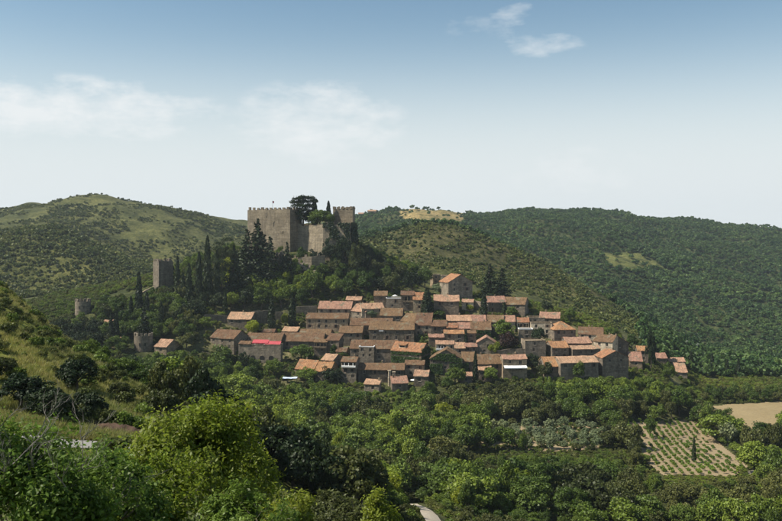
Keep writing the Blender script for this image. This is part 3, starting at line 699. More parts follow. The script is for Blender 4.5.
H_('B11', 336, 346, 347, 351.5, 359, 8, 'P', 'b', 'g', 1, 'tiny brown roofed house behind the turret like house', hmin=4)
H_('A13', 262, 274, 329, 332, 338, 6, 'P', 'b', 'd', 1, 'small brown roofed house behind the long house above the awnings', hmin=4)
H_('D11', 462, 473, 299, 302, 309, 10, 'P', 'p', 'c', 1, 'tiny pale house at the foot of the manor', hmin=3)
# restaurant terrace with red awnings
H_('R', 238, 281, 343.5, 345, 361, 6, 'F', 'g', 'g', 0, 'terrace building with bright red awnings and dark arches at the left front', D=4.2, hmin=6)
def part_on(key, name, mat, fn):
    h = HOUSES[key]; b = MB(); fn(b, h); return b.build(name, M[mat], h['root'])
def awning(key, u0, u1, zt, drop, out_, mat):
    def fn(b, h):
        x0, x1 = u0 * h['W'] - h['W'] / 2, u1 * h['W'] - h['W'] / 2; z = h['H'] + zt
        n = 8
        for i in range(n):
            xa, xb = x0 + (x1 - x0) * i / n, x0 + (x1 - x0) * (i + 1) / n; s = rnd.uniform(-.05, .05)
            b.face([(xa, -out_, z - drop + s), (xb, -out_, z - drop + s), (xb, 0, z), (xa, 0, z)])
            b.face([(xa, -out_, z - drop - .35), (xb, -out_, z - drop - .35), (xb, -out_, z - drop + s), (xa, -out_, z - drop + s)])
    o = part_on(key, 'awning', mat, fn); md = o.modifiers.new('thick', 'SOLIDIFY'); md.thickness = .05; return o
hR = HOUSES['R']
def place_awn(u0, u1, y0, y1, zt):
    b = MB(); x0, x1 = u0 * hR['W'] - hR['W'] / 2, u1 * hR['W'] - hR['W'] / 2; z = hR['H'] + zt; n = 8
    for i in range(n):
        xa, xb = x0 + (x1 - x0) * i / n, x0 + (x1 - x0) * (i + 1) / n; s = rnd.uniform(-.06, .06)
        b.face([(xa, y0, z + s), (xb, y0, z + s), (xb, y1, z + 1.15), (xa, y1, z + 1.15)])
        b.face([(xa, y0, z - .4), (xb, y0, z - .4), (xb, y0, z + s), (xa, y0, z + s)])
    for x in (x0 + .15, x1 - .15): b.box(x - .05, x + .05, y0 + .1, y0 + .2, hR['H'] - .4 - hR['H'] * 0, z - .05)
    o = b.build('awning', M['red_cloth'], hR['root']); md = o.modifiers.new('thick', 'SOLIDIFY'); md.thickness = .05
place_awn(.31, .69, .7, 4.0, 1.0); place_awn(.62, .985, .1, 3.0, .5)
b = MB(); roof_slab(b, [(-.3, hR['H'] + .55), (2., hR['H'] + 1.1), (4., hR['H'] + 1.6)], 'x', -hR['W'] / 2 - .1, -hR['W'] * .21); b.build('roof', M['tile_brown'], hR['root'])
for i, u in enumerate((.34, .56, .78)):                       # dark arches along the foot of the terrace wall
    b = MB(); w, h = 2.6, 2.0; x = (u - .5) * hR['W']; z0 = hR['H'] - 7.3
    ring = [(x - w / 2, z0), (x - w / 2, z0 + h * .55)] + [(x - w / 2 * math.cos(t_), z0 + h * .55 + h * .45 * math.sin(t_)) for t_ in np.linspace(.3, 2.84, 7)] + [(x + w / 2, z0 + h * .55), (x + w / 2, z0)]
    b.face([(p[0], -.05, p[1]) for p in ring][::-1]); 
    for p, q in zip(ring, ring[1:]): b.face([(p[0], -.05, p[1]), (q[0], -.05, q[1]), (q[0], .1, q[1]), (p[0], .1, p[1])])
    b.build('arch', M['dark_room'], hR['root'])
for i in range(6):                                            # diners' tables on the terrace
    b = MB(); b.tube([(0, 0, 0), (0, 0, .7)], [.06, .05]); b.tube([(0, 0, .7), (0, 0, .74)], [.5, .5], 10)
    o = b.build('terrace_table', M['white']); o.parent = None
    c, s_ = math.cos(hR['a']), math.sin(hR['a']); lx, ly = (-.12 + .115 * i) * hR['W'], .9 + .5 * (i % 2)
    o.location = (hR['ox'] + c * lx + s_ * ly, hR['Y'] - s_ * lx + c * ly, hR['zb'] + hR['H'] - .35)
    tag(o, 'small white round table on the terrace under the red awnings', 'table', 'tables under the red awnings')
awning('C4', .02, .98, -3.0, .8, 2.2, 'white')
# white parapets, balconies, dormer
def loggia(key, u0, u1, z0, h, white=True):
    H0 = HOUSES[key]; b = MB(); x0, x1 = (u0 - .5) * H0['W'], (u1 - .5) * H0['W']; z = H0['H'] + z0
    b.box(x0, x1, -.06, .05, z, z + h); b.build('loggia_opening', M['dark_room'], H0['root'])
    b = MB(); b.box(x0 - .25, x1 + .25, -.75, -.07, z - .75, z - .02, .02)
    for i in range(3): xx = x0 + (x1 - x0) * (i + .5) / 3; b.box(xx - .13, xx + .13, -.3, -.08, z - .02, z + h + .05)
    b.build('balcony', M['white' if white else 'stone_tan'], H0['root'])
loggia('B4', .08, .95, -1.9, 1.3); loggia('C5', .03, .5, -2.2, 1.2); loggia('C10', .1, .9, -2.6, 1.7, False); loggia('D1c', .1, .9, -3.2, 2.2, False)
loggia('C8', .1, .9, -1.9, 1.2, False); loggia('A12', .05, .9, -2.2, 1.5, False)
h8 = HOUSES['B8']
b = MB(); dv = h8['d'] * .32; zt = h8['H'] + dv * h8['tp']
b.box(-h8['W'] * .17 - 1.9, -h8['W'] * .17 + 1.5, dv, dv + 2.6, zt - .3, zt + 1.35); b.build('dormer', M['render_cream'], h8['root'])
b = MB(); b.box(-h8['W'] * .17 - 1.5, -h8['W'] * .17 + 1.1, dv - .05, dv, zt + .35, zt + 1.1); b.build('dormer_pane', M['glass'], h8['root'])
b = MB(); roof_slab(b, [(dv - .4, zt + 1.5), (dv + 3.2, zt + 2.1)], 'x', -h8['W'] * .17 - 2.2, -h8['W'] * .17 + 1.8); b.build('dormer_roof', M['tile_orange'], h8['root'])
def lpt(key, u, v, z):
    H0 = HOUSES[key]; c, s_ = math.cos(H0['a']), math.sin(H0['a']); lx = u * H0['W']
    return Vector((H0['ox'] + c * lx + s_ * v, H0['Y'] - s_ * lx + c * v, H0['zb'] + z))
def parasol(p, r, h, mat, label, name='parasol'):
    root = empty(name, p); b = MB(); b.tube([(0, 0, 0), (0, 0, h)], [.05, .04]); b.build('pole', M['frame'], root)
    b = MB(); n = 8
    for i in range(n):
        t0, t1 = 2 * math.pi * i / n, 2 * math.pi * (i + 1) / n
        b.face([(r * math.cos(t0), r * math.sin(t0), h - .45), (r * math.cos(t1), r * math.sin(t1), h - .45), (0, 0, h)])
        b.face([(r * math.cos(t0), r * math.sin(t0), h - .62), (r * math.cos(t1), r * math.sin(t1), h - .62), (r * math.cos(t1), r * math.sin(t1), h - .45), (r * math.cos(t0), r * math.sin(t0), h - .45)])
    b.build('canopy', M[mat], root); tag(root, label, 'parasol'); return root
parasol(lpt('D1b', .05, 2.5, HOUSES['D1b']['H'] - .35), 1.5, 2.3, 'white', 'white parasol open on the topmost flat terrace')
g = gp(414.5, hit(414.5, 384.5)); parasol(g, 2.0, 2.5, 'white', 'white parasol open at the front edge below the small brown house')
# white cloth hung on the wide stone house
b = MB(); 
for i in range(6): b.face([(i * .4, -.10 - .06 * (i % 2), 0), (i * .4 + .4, -.10 - .06 * ((i + 1) % 2), 0), (i * .4 + .4, -.10 - .06 * ((i + 1) % 2), .75), (i * .4, -.10 - .06 * (i % 2), .75)])
q = lpt('A10', -.28, -.15, HOUSES['A10']['H'] - .95)
o = b.build('white_cloth', M['white'], None, q, -HOUSES['A10']['a']); md = o.modifiers.new('thick', 'SOLIDIFY'); md.thickness = .03
tag(o, 'small bright white cloth hanging at the eaves of the wide stone house', 'cloth')
# white canopy at the front left, on posts
root = empty('canopy_shelter', gp(290, hit(290, 383))); b = MB(); roof_slab(b, [(-1.3, 2.3), (1.3, 2.6)], 'x', -3.4, 3.4, .1); b.build('canopy', M['blue_cloth'], root)
for (x, y) in ((-3.1, -1.1), (3.1, -1.1), (3.1, 1.1), (-3.1, 1.1)): b = MB(); b.tube([(x, y, -.4), (x, y, 2.35)], [.06, .06]); b.build('post', M['iron'], root)
tag(root, 'long pale blue white canopy on posts below the front orange roof', 'canopy')
# two pale pillars of a ruined building
for i, px in enumerate((389.5, 393.8)):
    Yp = hit(px, 386); g = gp(px, Yp); hh = (386 - (371 if i == 0 else 372.5)) / F * Yp
    b = MB(); b.box(-.65, .65, -.6, .6, -1, hh * .55, .06); b.box(-.58, .6, -.55, .57, hh * .55, hh, .07); b.box(-.75, .72, -.7, .7, hh, hh + .25, .05)
    tag(b.build('stone_pillar', M['render_cream'], None, g, rad(8 + 5 * i)), 'pale free standing stone pillar at the front, ' + ('left' if i == 0 else 'right') + ' one of the pair', 'pillar', 'pair of pale pillars')
# small retaining walls
def wall_run(name, pts, th_, label, mat='stone_grey', mer=None, cat='wall', top=True, drop=1.0, smoothstep=False):
    """pts [(px, row of top, row of base, Y)]"""
    P0 = at(pts[0][0], pts[0][2], pts[0][3]); root = empty(name, P0); b = MB()
    for (a_, c_) in zip(pts, pts[1:]):
        A0, A1 = at(a_[0], a_[2], a_[3]) - P0, at(a_[0], a_[1], a_[3]) - P0; B0, B1 = at(c_[0], c_[2], c_[3]) - P0, at(c_[0], c_[1], c_[3]) - P0
        A0.z -= drop; B0.z -= drop; d = (B0 - A0); nrm = Vector((d.y, -d.x, 0)).normalized() * th_ / 2; n = max(2, int(d.length / 2.5)); prev = None
        for i in range(n + 1):
            s = i / n; lo, hi = A0.lerp(B0, s), A1.lerp(B1, s) + Vector((0, 0, rnd.uniform(-.18, .18)))
            cur = (lo + nrm, hi + nrm, hi - nrm, lo - nrm)
            if prev:
                for k in range(3): b.face([prev[k], cur[k], cur[k + 1], prev[k + 1]])
            else: b.face(cur)
            prev = cur
        b.face(prev[::-1])
    b.build('masonry', M[mat], root)
    if mer:
        for (a_, c_) in zip(pts, pts[1:]):
            A1, B1 = at(a_[0], a_[1], a_[3]) - P0, at(c_[0], c_[1], c_[3]) - P0; d = B1 - A1; n = max(1, int(d.length / mer[2])); ang = math.atan2(d.y, d.x)
            for i in range(n):
                p = A1.lerp(B1, (i + .5) / n); m = MB(); m.box(-mer[0] / 2, mer[0] / 2, -th_ * .45, th_ * .45, -.25, mer[1], .06); m.build('merlon', M[mat], root, p, ang)
    tag(root, label, cat); return root
for (nm, pts, lb) in (
    ('retaining_wall', [(204, 314, 320, 452), (215, 314.5, 320, 450), (227, 315.5, 321, 448)], 'long grey retaining wall above the leftmost big roof'),
    ('retaining_wall', [(251, 311.5, 322, 449), (260, 311, 322, 450), (269, 310.5, 321, 452)], 'grey retaining wall right of the low pale roofed house, left of a cypress'),
    ('retaining_wall', [(275, 312, 321, 452), (283, 312, 321, 452)], 'short grey retaining wall between two cypresses'),
    ('retaining_wall', [(296, 307, 314, 452), (310, 306, 313, 455), (317, 306, 312, 456)], 'brown retaining wall left of the white chimney roof'),
    ('garden_wall', [(497, 350, 356, 398), (512, 349, 356, 400), (526, 349, 357, 400)], 'low garden wall under the dark red tree'),
    ('garden_wall', [(470, 300, 305, 466), (482, 302, 308, 462), (488, 305, 312, 458)], 'pale stepped garden wall left of the small upper cypress'),
    ('garden_wall', [(202, 352, 360, 404), (208, 353, 361, 402), (214, 356, 363, 398)], 'pale rubble garden wall below the leftmost big roof')):
    wall_run(nm, [(p[0], p[1], p[2] + 1, hit(p[0], p[2] + 1) - .4) for p in pts], .8, lb, drop=2.0)
# ------------------------------------------------------------ castle
KY = 494.0; ck = rad(30)
near = at(290, 225, KY); near.z = 0
castle = empty('castle', (near.x, near.y, 0)); tag(castle, 'ruined tan stone castle with crenellated keep on top of the hill', 'castle')
def loc_w(p): return Vector((p[0] - near.x, p[1] - near.y, p[2]))
Wk = (46 / F * KY) / math.cos(ck) * 1.03; Dk = 12.5; topz = (HZ - 209.6) / F * KY; botz = -24
U = Vector((math.cos(ck), -math.sin(ck), 0)); V = Vector((math.sin(ck), math.cos(ck), 0))
b = MB()
sl = [(Wk * .62, topz - botz - 10.5, 1.1, 3.0), (Wk * .22, topz - botz - 6.5, .7, 1.4), (Wk * .83, topz - botz - 15, .8, 1.6), (Wk * .45, topz - botz - 5, .5, 1.1)]
Uw = -U * Wk + Vector((0, 0, botz))
facade(b, Uw, U, -V, Wk, topz - botz, sl)
facade(b, Vector((0, 0, botz)), V, U, Dk, topz - botz, [(5, topz - botz - 8, .8, 1.6)])
facade(b, V * Dk + Vector((0, 0, botz)), -U, V, Wk, topz - botz, [])
facade(b, Uw + V * Dk, -V, -U, Dk, topz - botz, [])
b.face([-U * Wk + V * 0 + Vector((0, 0, topz - .6)), Vector((0, 0, topz - .6)), V * Dk + Vector((0, 0, topz - .6)), -U * Wk + V * Dk + Vector((0, 0, topz - .6))])
keep = b.build('keep', M['stone_castle'], castle)
def parapet_row(p0, p1, w, h, gap, parent, mat='stone_castle', thick=.8):
    d = p1 - p0; n = max(1, int(d.length / (w + gap))); ang = math.atan2(d.y, d.x)
    for i in range(n):
        m = MB(); ww = w * rnd.uniform(.85, 1.1); hh = h * rnd.uniform(.7, 1.1)
        m.box(-ww / 2, ww / 2, -thick / 2, thick / 2, -.1, hh, .07); m.build('merlon', M[mat], parent, p0.lerp(p1, (i + .5) / n), ang)
T = Vector((0, 0, topz)); ins = V * .45
parapet_row(-U * Wk + T + ins, T + ins, 1.7, 1.75, 1.5, keep); parapet_row(T - U * .45, V * Dk + T - U * .45, 1.7, 1.7, 1.4, keep)
parapet_row(-U * Wk + V * Dk + T - ins, V * Dk + T - ins, 1.5, 1.0, 1.0, keep)
b = MB(); b.box(-.45, .45, -.05, .05, 0, 2.9); b.build('string_course', M['stone_castle'], keep, -U * (Wk * .32) - V * .08 + Vector((0, 0, topz - 11)), -ck) if False else None
b = MB(); fp = -U * (Wk * .52) + V * 5 + Vector((0, 0, topz - .6)); b.tube([(0, 0, 0), (0, 0, 6.6)], [.09, .06]); pole = b.build('flagpole', M['iron'], castle, fp)
b = MB(); b.face([(0, 0, 5.0), (.9, .1, 4.8), (.9, .15, 6.2), (0, 0, 6.4)]); fl = b.build('flag', M['red_cloth'], pole); md = fl.modifiers.new('t', 'SOLIDIFY'); md.thickness = .03
# curtain wall, bastion and east wing
def seg_poly(pts):  # [(px,Y)]
    return [Vector(((px - CX) / F * Y - near.x, Y - near.y, 0)) for px, Y in pts]
cz = (HZ - 224) / F * 495
poly = seg_poly([(294, 503), (300, 501), (302, 500), (323, 489.5), (350, 488), (356, 505), (350, 520), (296, 520)])
b = MB()
tops = [cz + .6, cz + .2, cz - 1.2, cz - .2, cz - .6, cz - .4, cz, cz]
base = [p * 1.0 for p in poly]; cen = sum(poly, Vector()) / len(poly); n = len(poly)
bt = [p + (p - cen).normalized() * 2.2 for p in poly]
for i in range(n):
    j = (i + 1) % n; steps = 8
    for s in range(steps):
        f0, f1 = s / steps, (s + 1) / steps
        q0, q1, r0, r1 = bt[i].lerp(bt[j], f0), bt[i].lerp(bt[j], f1), poly[i].lerp(poly[j], f0), poly[i].lerp(poly[j], f1)
        z0_, z1_ = tops[i] + (tops[j] - tops[i]) * f0, tops[i] + (tops[j] - tops[i]) * f1
        b.face([(q0.x, q0.y, -30), (q1.x, q1.y, -30), (r1.x, r1.y, z1_), (r0.x, r0.y, z0_)])
b.build('curtain_wall', M['stone_castle'], castle)
b = MB(); b.face([(p.x * .97 + cen.x * .03, p.y * .97 + cen.y * .03, cz - 1.6) for p in poly]); b.build('courtyard_floor', M['dry_soil'], castle)
for i in (0, 3, 4):
    a_, c_ = poly[i].copy(), poly[(i + 1) % n].copy(); a_.z = tops[i]; c_.z = tops[(i + 1) % n]
    parapet_row(a_, c_, 1.6, 1.3, 2.0, castle)
wing = seg_poly([(333, 508), (353, 503), (355, 514), (336, 518)]); wt = (HZ - 209) / F * 506
b = MB(); b.prism([(p.x, p.y) for p in wing], -20, [wt, wt, wt, wt]); wg = b.build('east_wing', M['stone_castle'], castle)
for i in range(4):
    a_, c_ = wing[i].copy(), wing[(i + 1) % 4].copy(); a_.z = c_.z = wt; parapet_row(a_, c_, 1.4, 1.6, 1.2, wg, thick=.6)
wall_run('lower_castle_wall', [(291, 258, 264, 484), (300, 257, 264, 481), (312, 256.5, 264, 478), (325, 255.5, 264, 480)], 1.0, 'low broken wall with a few merlons under the castle bastion', 'stone_castle', (1.6, 1.3, 4.5), drop=5)
# watch tower and its wall
def square_tower(px0, px1, yt, yb, Y, yaw, label, mer=True):
    a = rad(yaw); W = (px1 - px0) / F * Y / (math.cos(a) + .6 * abs(math.sin(a))); c = at((px0 + px1) / 2, yb, Y); zt = (yb - yt) / F * Y
    root = empty('watchtower', (c.x, c.y, c.z), -a); b = MB(); facade(b, (-W / 2, -W / 2, -5), (1, 0, 0), (0, -1, 0), W, zt + 5, [(W * .46, zt + 5 - 5, .6, 1.4), (W * .4, zt + 5 - 10, .5, 1.2)])
    facade(b, (W / 2, -W / 2, -5), (0, 1, 0), (1, 0, 0), W, zt + 5, []); facade(b, (W / 2, W / 2, -5), (-1, 0, 0), (0, 1, 0), W, zt + 5, []); facade(b, (-W / 2, W / 2, -5), (0, -1, 0), (-1, 0, 0), W, zt + 5, [])
    b.face([(-W / 2, -W / 2, zt - .5), (W / 2, -W / 2, zt - .5), (W / 2, W / 2, zt - .5), (-W / 2, W / 2, zt - .5)]); b.build('masonry', M['stone_grey'], root)
    k = W / 2 - .4
    for (p, q) in ((( -k, -k), (k, -k)), ((k, -k), (k, k)), ((k, k), (-k, k)), ((-k, k), (-k, -k))): parapet_row(Vector((*p, zt)), Vector((*q, zt)), 1.3, 1.3, 1.2, root, 'stone_grey', .7)
    tag(root, label, 'tower'); return root
square_tower(154.5, 171.5, 261, 289, 470, -38, 'square grey watchtower on the wooded slope left of the castle')
wall_run('tower_wall', [(131, 298, 303, 458), (138, 294.5, 300, 462), (146, 290, 297, 465), (154, 286.5, 295, 467)], 1.1, 'stepped pale wall climbing to the square watchtower', 'stone_tan', drop=2.5)
wall_run('ruined_wall', [(173, 281, 288, 474), (177, 279.5, 287, 476)], 1.0, 'broken pale wall stub right of the square watchtower', 'stone_tan', drop=3)
def round_tower(px0, px1, yt, yb, Y, label):
    r = (px1 - px0) / 2 / F * Y; c = at((px0 + px1) / 2, yb, Y); zt = (yb - yt) / F * Y; root = empty('round_tower', c); b = MB(); n = 28
    for i in range(n):
        t0, t1 = 2 * math.pi * i / n, 2 * math.pi * (i + 1) / n
        rr = [r * 1.06, r * 1.03, r, r, r * .86, r * .86, 0]; zz = [-7, 0, zt * .4, zt, zt, zt - 1.2, zt - 1.2]
        for k in range(6):
            p = lambda q, t_: (rr[q] * math.cos(t_), rr[q] * math.sin(t_), zz[q])
            b.face([p(k, t0), p(k, t1), p(k + 1, t1), p(k + 1, t0)] if k < 5 else [p(k, t0), p(k, t1), (0, 0, zz[6])])
    b.build('masonry', M['stone_grey'], root)
    for i in range(12):
        t0 = 2 * math.pi * (i + .1) / 12; m = MB(); w = r * .3; m.box(-w / 2, w / 2, -.35, .35, -.1, 1.35 * rnd.uniform(.7, 1.1), .05); m.build('merlon', M['stone_grey'], root, (r * .925 * math.cos(t0), r * .925 * math.sin(t0), zt), t0 + math.pi / 2)
    for t0 in (-1.7, -1.1): m = MB(); m.box(-.25, .25, -.12, .1, 0, 1.3); m.build('arrow_slit', M['dark_room'], root, (r * 1.0 * math.cos(t0), r * 1.0 * math.sin(t0), zt * .55), t0 + math.pi / 2)
    tag(root, label, 'tower'); return root
round_tower(75.5, 90.5, 301, 316, 440, 'upper round crenellated tower at the far left edge of the wood')
round_tower(134.5, 152.5, 335, 356, 398, 'lower round crenellated tower beside a small pink roof')
H_('T1', 154, 167, 339.5, 346.5, 352, 16, 'P', 'p', 't', 1, 'small pink roofed house beside the lower round tower', hmin=4)
H_('T2', 98, 107, 320, 326, 331, 14, 'P', 'p', 't', 0, 'tiny pink roofed hut near the upper round tower', hmin=3)
H_('T3', 110, 118, 338, 340, 346, 8, 'M', 'p', 't', 0, 'tiny pale hut left of the lower round tower', hmin=3)
# ruin on the mid slope and farmhouses on the far ridge
b = MB(); g = gp(413, 540); b.box(-1.6, 1.5, -1.5, 1.5, -2, 4.6, .25); b.box(-1.5, .2, -1.4, 1.4, 4.6, 6.6, .3); b.box(.3, 1.3, -1.2, 0, 4.6, 5.5, .2)
tag(b.build('ruined_turret', M['stone_grey'], None, g), 'small ruined stone turret alone in the wood right of the castle', 'ruin')
for (px, w, hh, lb) in ((361, 9, 6, 'pale farmhouse on the far ridge right of the castle'), (372, 14, 9, 'larger pale farmhouse among trees on the far ridge')):
    g = gp(px, 1400); root = empty('farmhouse', g - Vector((0, 0, 1))); b = MB(); facade(b, (-w / 2, -5, 0), (1, 0, 0), (0, -1, 0), w, hh + 4, [(w * .25, hh, 1.2, 1.8), (w * .65, hh, 1.2, 1.8)]); b.box(-w / 2, w / 2, -4.6, 4, 0, hh + 4); b.build('wall', M['stone_tan'], root)
    b = MB(); roof_slab(b, [(-5.5, hh + 3.8), (0, hh + 6), (4.8, hh + 3.8)], 'x', -w / 2 - .5, w / 2 + .5); b.build('roof', M['tile_pale'], root)
    for x in (w * .25 + .6 - w / 2, w * .65 + .6 - w / 2): add_window(x, -5, hh, 1.2, 1.8, root, 0, 'plain')
    tag(root, lb, 'house')
# ------------------------------------------------------------ vegetation meshes
def unit(v): return v / (np.linalg.norm(v, axis=-1, keepdims=True) + 1e-9)
def leaf_quads(g, P, Nn, size, asp=1.0, diamond=False):
    n = len(P); r = unit(g.normal(size=(n, 3))); a = unit(np.cross(Nn, r)); b = unit(np.cross(Nn, a))
    s = (size * g.uniform(.6, 1.35, n))[:, None]; a = a * s * asp; b = b * s
    if diamond: return np.stack([P - b, P + a * .55 - b * .1, P + b, P - a * .55 - b * .1], 1)
    return np.stack([P - a - b, P + a - b * .7, P + a * .8 + b, P - a * .9 + b * .8], 1) * 1.0
def lobes(g, nc, R, c, zmin=-.55, rl=(.26, .42), r0=(.5, .86)):
    d = unit(g.normal(size=(nc * 3, 3))); d = d[d[:, 2] > zmin][:nc]; n = len(d)
    lump = 1 + .34 * np.sin(d[:, 0] * 3.1 + g.uniform(0, 6)) * np.cos(d[:, 1] * 2.7 + g.uniform(0, 6))
    cen = d * (g.uniform(*r0, n) * lump)[:, None] * np.array(R) + np.array(c)
    return cen, g.uniform(*rl, n) * (R[0] + R[2]) / 2
def clump_leaves(g, cen, rad_, m, size, flat=.85, up=.25, **kw):
    n = len(cen); d = unit(g.normal(size=(n, m, 3)) + np.array([0, 0, up])); q = g.uniform(.55, 1.06, (n, m, 1))
    P = cen[:, None] + d * q * rad_[:, None, None] * np.array([1, 1, flat]); P = P.reshape(-1, 3)
    Nn = unit(d.reshape(-1, 3) * .9 + g.normal(size=P.shape) * .55)
    return leaf_quads(g, P, Nn, size, **kw)
def mk(name, V, mat): me = quads_mesh(name, V); me.materials.append(M[mat]); return me
def crown_round(seed, R, c, nc, m, size, mat, name='crown', **kw):
    g = np.random.default_rng(seed); lk = {k: kw.pop(k) for k in list(kw) if k in ('zmin', 'rl', 'r0')}
    cen, r = lobes(g, nc, R, c, **lk); return mk(name, clump_leaves(g, cen, r, m, size, **kw), mat)
def crown_spindle(seed, H, r, n, size, mat, prof=None, z0=.04, lean=.0):
    g = np.random.default_rng(seed); t_ = g.uniform(0, 1, n) ** .9; th_ = g.uniform(0, 2 * np.pi, n)
    pr = prof or (lambda t_: np.minimum(1, (t_ / .12) ** .6) * (1 - t_) ** .55 * 1.15)
    q = pr(t_) * r * (1 + .16 * np.sin(th_ * 3 + t_ * 17) + .12 * np.sin(th_ * 5 - t_ * 29)) * g.uniform(.6, 1.05, n)
    P = np.stack([q * np.cos(th_), q * np.sin(th_), H * (z0 + (1 - z0) * t_)], 1)
    Nn = unit(np.stack([np.cos(th_), np.sin(th_), np.full(n, .25)], 1) + g.normal(size=(n, 3)) * .5)
    return mk('crown', leaf_quads(g, P, Nn, size), mat)
def crown_fir(seed, H, r, tiers, m, size, mat):
    g = np.random.default_rng(seed); V = []
    for i in range(tiers):
        t_ = i / tiers; rr = r * (1 - t_) ** .8 * g.uniform(.8, 1.1); nb = int(5 + 9 * (1 - t_))
        for k in range(nb):
            a = g.uniform(0, 6.28); L = rr * g.uniform(.7, 1.1); n = max(6, int(m * L / r)); s = g.uniform(.1, 1, n)
            P = np.stack([np.cos(a) * L * s, np.sin(a) * L * s, H * (.06 + .92 * t_) - .28 * L * s + g.normal(size=n) * .12], 1) + g.normal(size=(n, 3)) * .16 * L * .5
            V.append(leaf_quads(g, P, unit(g.normal(size=(n, 3)) * .6 + np.array([np.cos(a) * .4, np.sin(a) * .4, .8])), size))
    return mk('crown', np.concatenate(V), mat)
def crown_layers(seed, layers, m, size, mat):
    """flat pads: (x,y,z,r)"""
    g = np.random.default_rng(seed); V = []
    for (x, y, z, r) in layers:
        n = int(m * r); a = g.uniform(0, 6.28, n); q = np.sqrt(g.uniform(0, 1, n)) * r * (1 + .25 * np.sin(a * 3 + x))
        P = np.stack([x + q * np.cos(a), y + q * np.sin(a), z + g.normal(size=n) * .16 * r * .6 + .12 * r * (1 - (q / r) ** 2)], 1)
        P[:, 2] += .22 * r * np.sin(P[:, 0] * 2.3 + z) * np.cos(P[:, 1] * 1.9) + np.abs(g.normal(size=n)) * .14 * r; V.append(leaf_quads(g, P, unit(g.normal(size=(n, 3)) * .8 + np.array([0, 0, 1])), size))
    return mk('crown', np.concatenate(V), mat)
def trunk_mesh(seed, h, r, R, spread=True, mat='bark', nl=6):
    g = random.Random(seed); b = MB(); p = [Vector((0, 0, -.6))]
    for i in range(1, 5): p.append(Vector((g.uniform(-.06, .06) * h, g.uniform(-.06, .06) * h, h * i / 4)))
    b.tube(p, [r * 1.25, r, r * .85, r * .65, r * .4], 7)
    if spread:
        for i in range(nl):
            s = p[2 + i % 2].lerp(p[3], g.random() * .6); a = 2 * math.pi * (i + g.random() * .6) / nl; L = R * g.uniform(.55, .8)
            m_ = s + Vector((math.cos(a) * L * .5, math.sin(a) * L * .5, L * .45)); e = s + Vector((math.cos(a) * L, math.sin(a) * L, L * g.uniform(.7, 1.1)))
            b.tube([s, m_, e], [r * .5, r * .33, r * .1], 5)
    me = b.mesh('trunk', True); me.materials.append(M[mat]); return me
KIND = {}    # kind -> (list of crown meshes, list of trunk meshes, reference height, reference width)
def kind(name, crowns, trunks, h, w): KIND[name] = (crowns, trunks, h, w)
tr = [trunk_mesh(i, 3.6, .26, 3.2) for i in range(3)]
for nm, mat, mt in (('green', 'leaf_green', 0), ('mid', 'leaf_mid', 50), ('lime', 'leaf_lime', 90), ('plum', 'leaf_plum', 95)):
    kind(nm, [crown_round(100 + mt + i, (3.3, 3.3, 3.3), (0, 0, 4.3), 46, 104, .155, mat) for i in range(5 if mt < 60 else 2)], tr, 8.0, 8.0)
tr = [trunk_mesh(20 + i, 2.8, .3, 3.4) for i in range(3)]
kind('oak', [crown_round(200 + i, (3.8, 3.8, 3.0), (0, 0, 3.5), 60, 92, .150, 'leaf_oak', rl=(.2, .34)) for i in range(4)], tr, 7.2, 8.6)
kind('holm', [crown_round(220 + i, (3.6, 3.6, 3.2), (0, 0, 3.5), 56, 92, .145, 'leaf_dark', rl=(.2, .34)) for i in range(4)], tr, 7.2, 8.2)
kind('olive', [crown_round(240 + i, (2.2, 2.2, 1.7), (0, 0, 2.5), 34, 50, .13, 'leaf_olive', rl=(.24, .42)) for i in range(4)], [trunk_mesh(40 + i, 1.7, .2, 1.8, mat='bark_grey') for i in range(3)], 4.4, 5.0)
kind('cypress', [crown_spindle(260 + i, 10, 1.25, 1900, .19, 'leaf_cypress') for i in range(3)], [trunk_mesh(60, 2.0, .18, 1, False)], 10.0, 2.7)
kind('fir', [crown_fir(270 + i, 14, 4.2, 22, 34, .20, 'leaf_cypress') for i in range(2)], [trunk_mesh(61, 12.5, .32, 1, False)], 14.0, 8.0)
kind('shrub', [crown_round(280 + i, (1.2, 1.2, 1.0), (0, 0, .75), 26, 46, .085, 'leaf_slope', zmin=-.3, rl=(.28, .45)) for i in range(5)], None, 2.0, 2.7)
kind('shrubg', [crown_round(290 + i, (1.2, 1.2, 1.0), (0, 0, .75), 26, 46, .085, 'leaf_green', zmin=-.3, rl=(.28, .45)) for i in range(3)], None, 2.0, 2.7)
NAMES = dict(green='broadleaf_tree', mid='broadleaf_tree', lime='broadleaf_tree', plum='plum_tree', oak='oak_tree', holm='holm_oak', olive='olive_tree', cypress='cypress_tree', fir='fir_tree', shrub='shrub', shrubg='shrub')
first = {}
def plant(k, loc, h, w, label, group=None, name=None, var=None):
    cr, trk, H0, W0 = KIND[k]; i = rnd.randrange(len(cr)) if var is None else var; sx, sz = w / W0, h / H0
    if trk is None:
        o = add(name or NAMES[k], cr[i], None, None, loc, rnd.uniform(0, 6.28), (sx, sx * rnd.uniform(.9, 1.1), sz)); tag(o, label, 'shrub', group); first.setdefault((k, i), o); return o
    r = empty(name or NAMES[k], loc, rnd.uniform(0, 6.28)); r.scale = (sx, sx, sz)
    c = add('crown', cr[i], None, r); add('trunk', rnd.choice(trk), None, r); tag(r, label, 'tree', group); first.setdefault((k, i), c); return r
def tree_px(k, px, base, top, wpx, label, group=None, name=None, Y=None):
    Y = Y or hit(px, base); g = gp(px, Y); h = (HZ - top) / F * Y - g.z
    return plant(k, g - Vector((0, 0, .1)), max(1.0, h), wpx / F * Y, label, group, name)

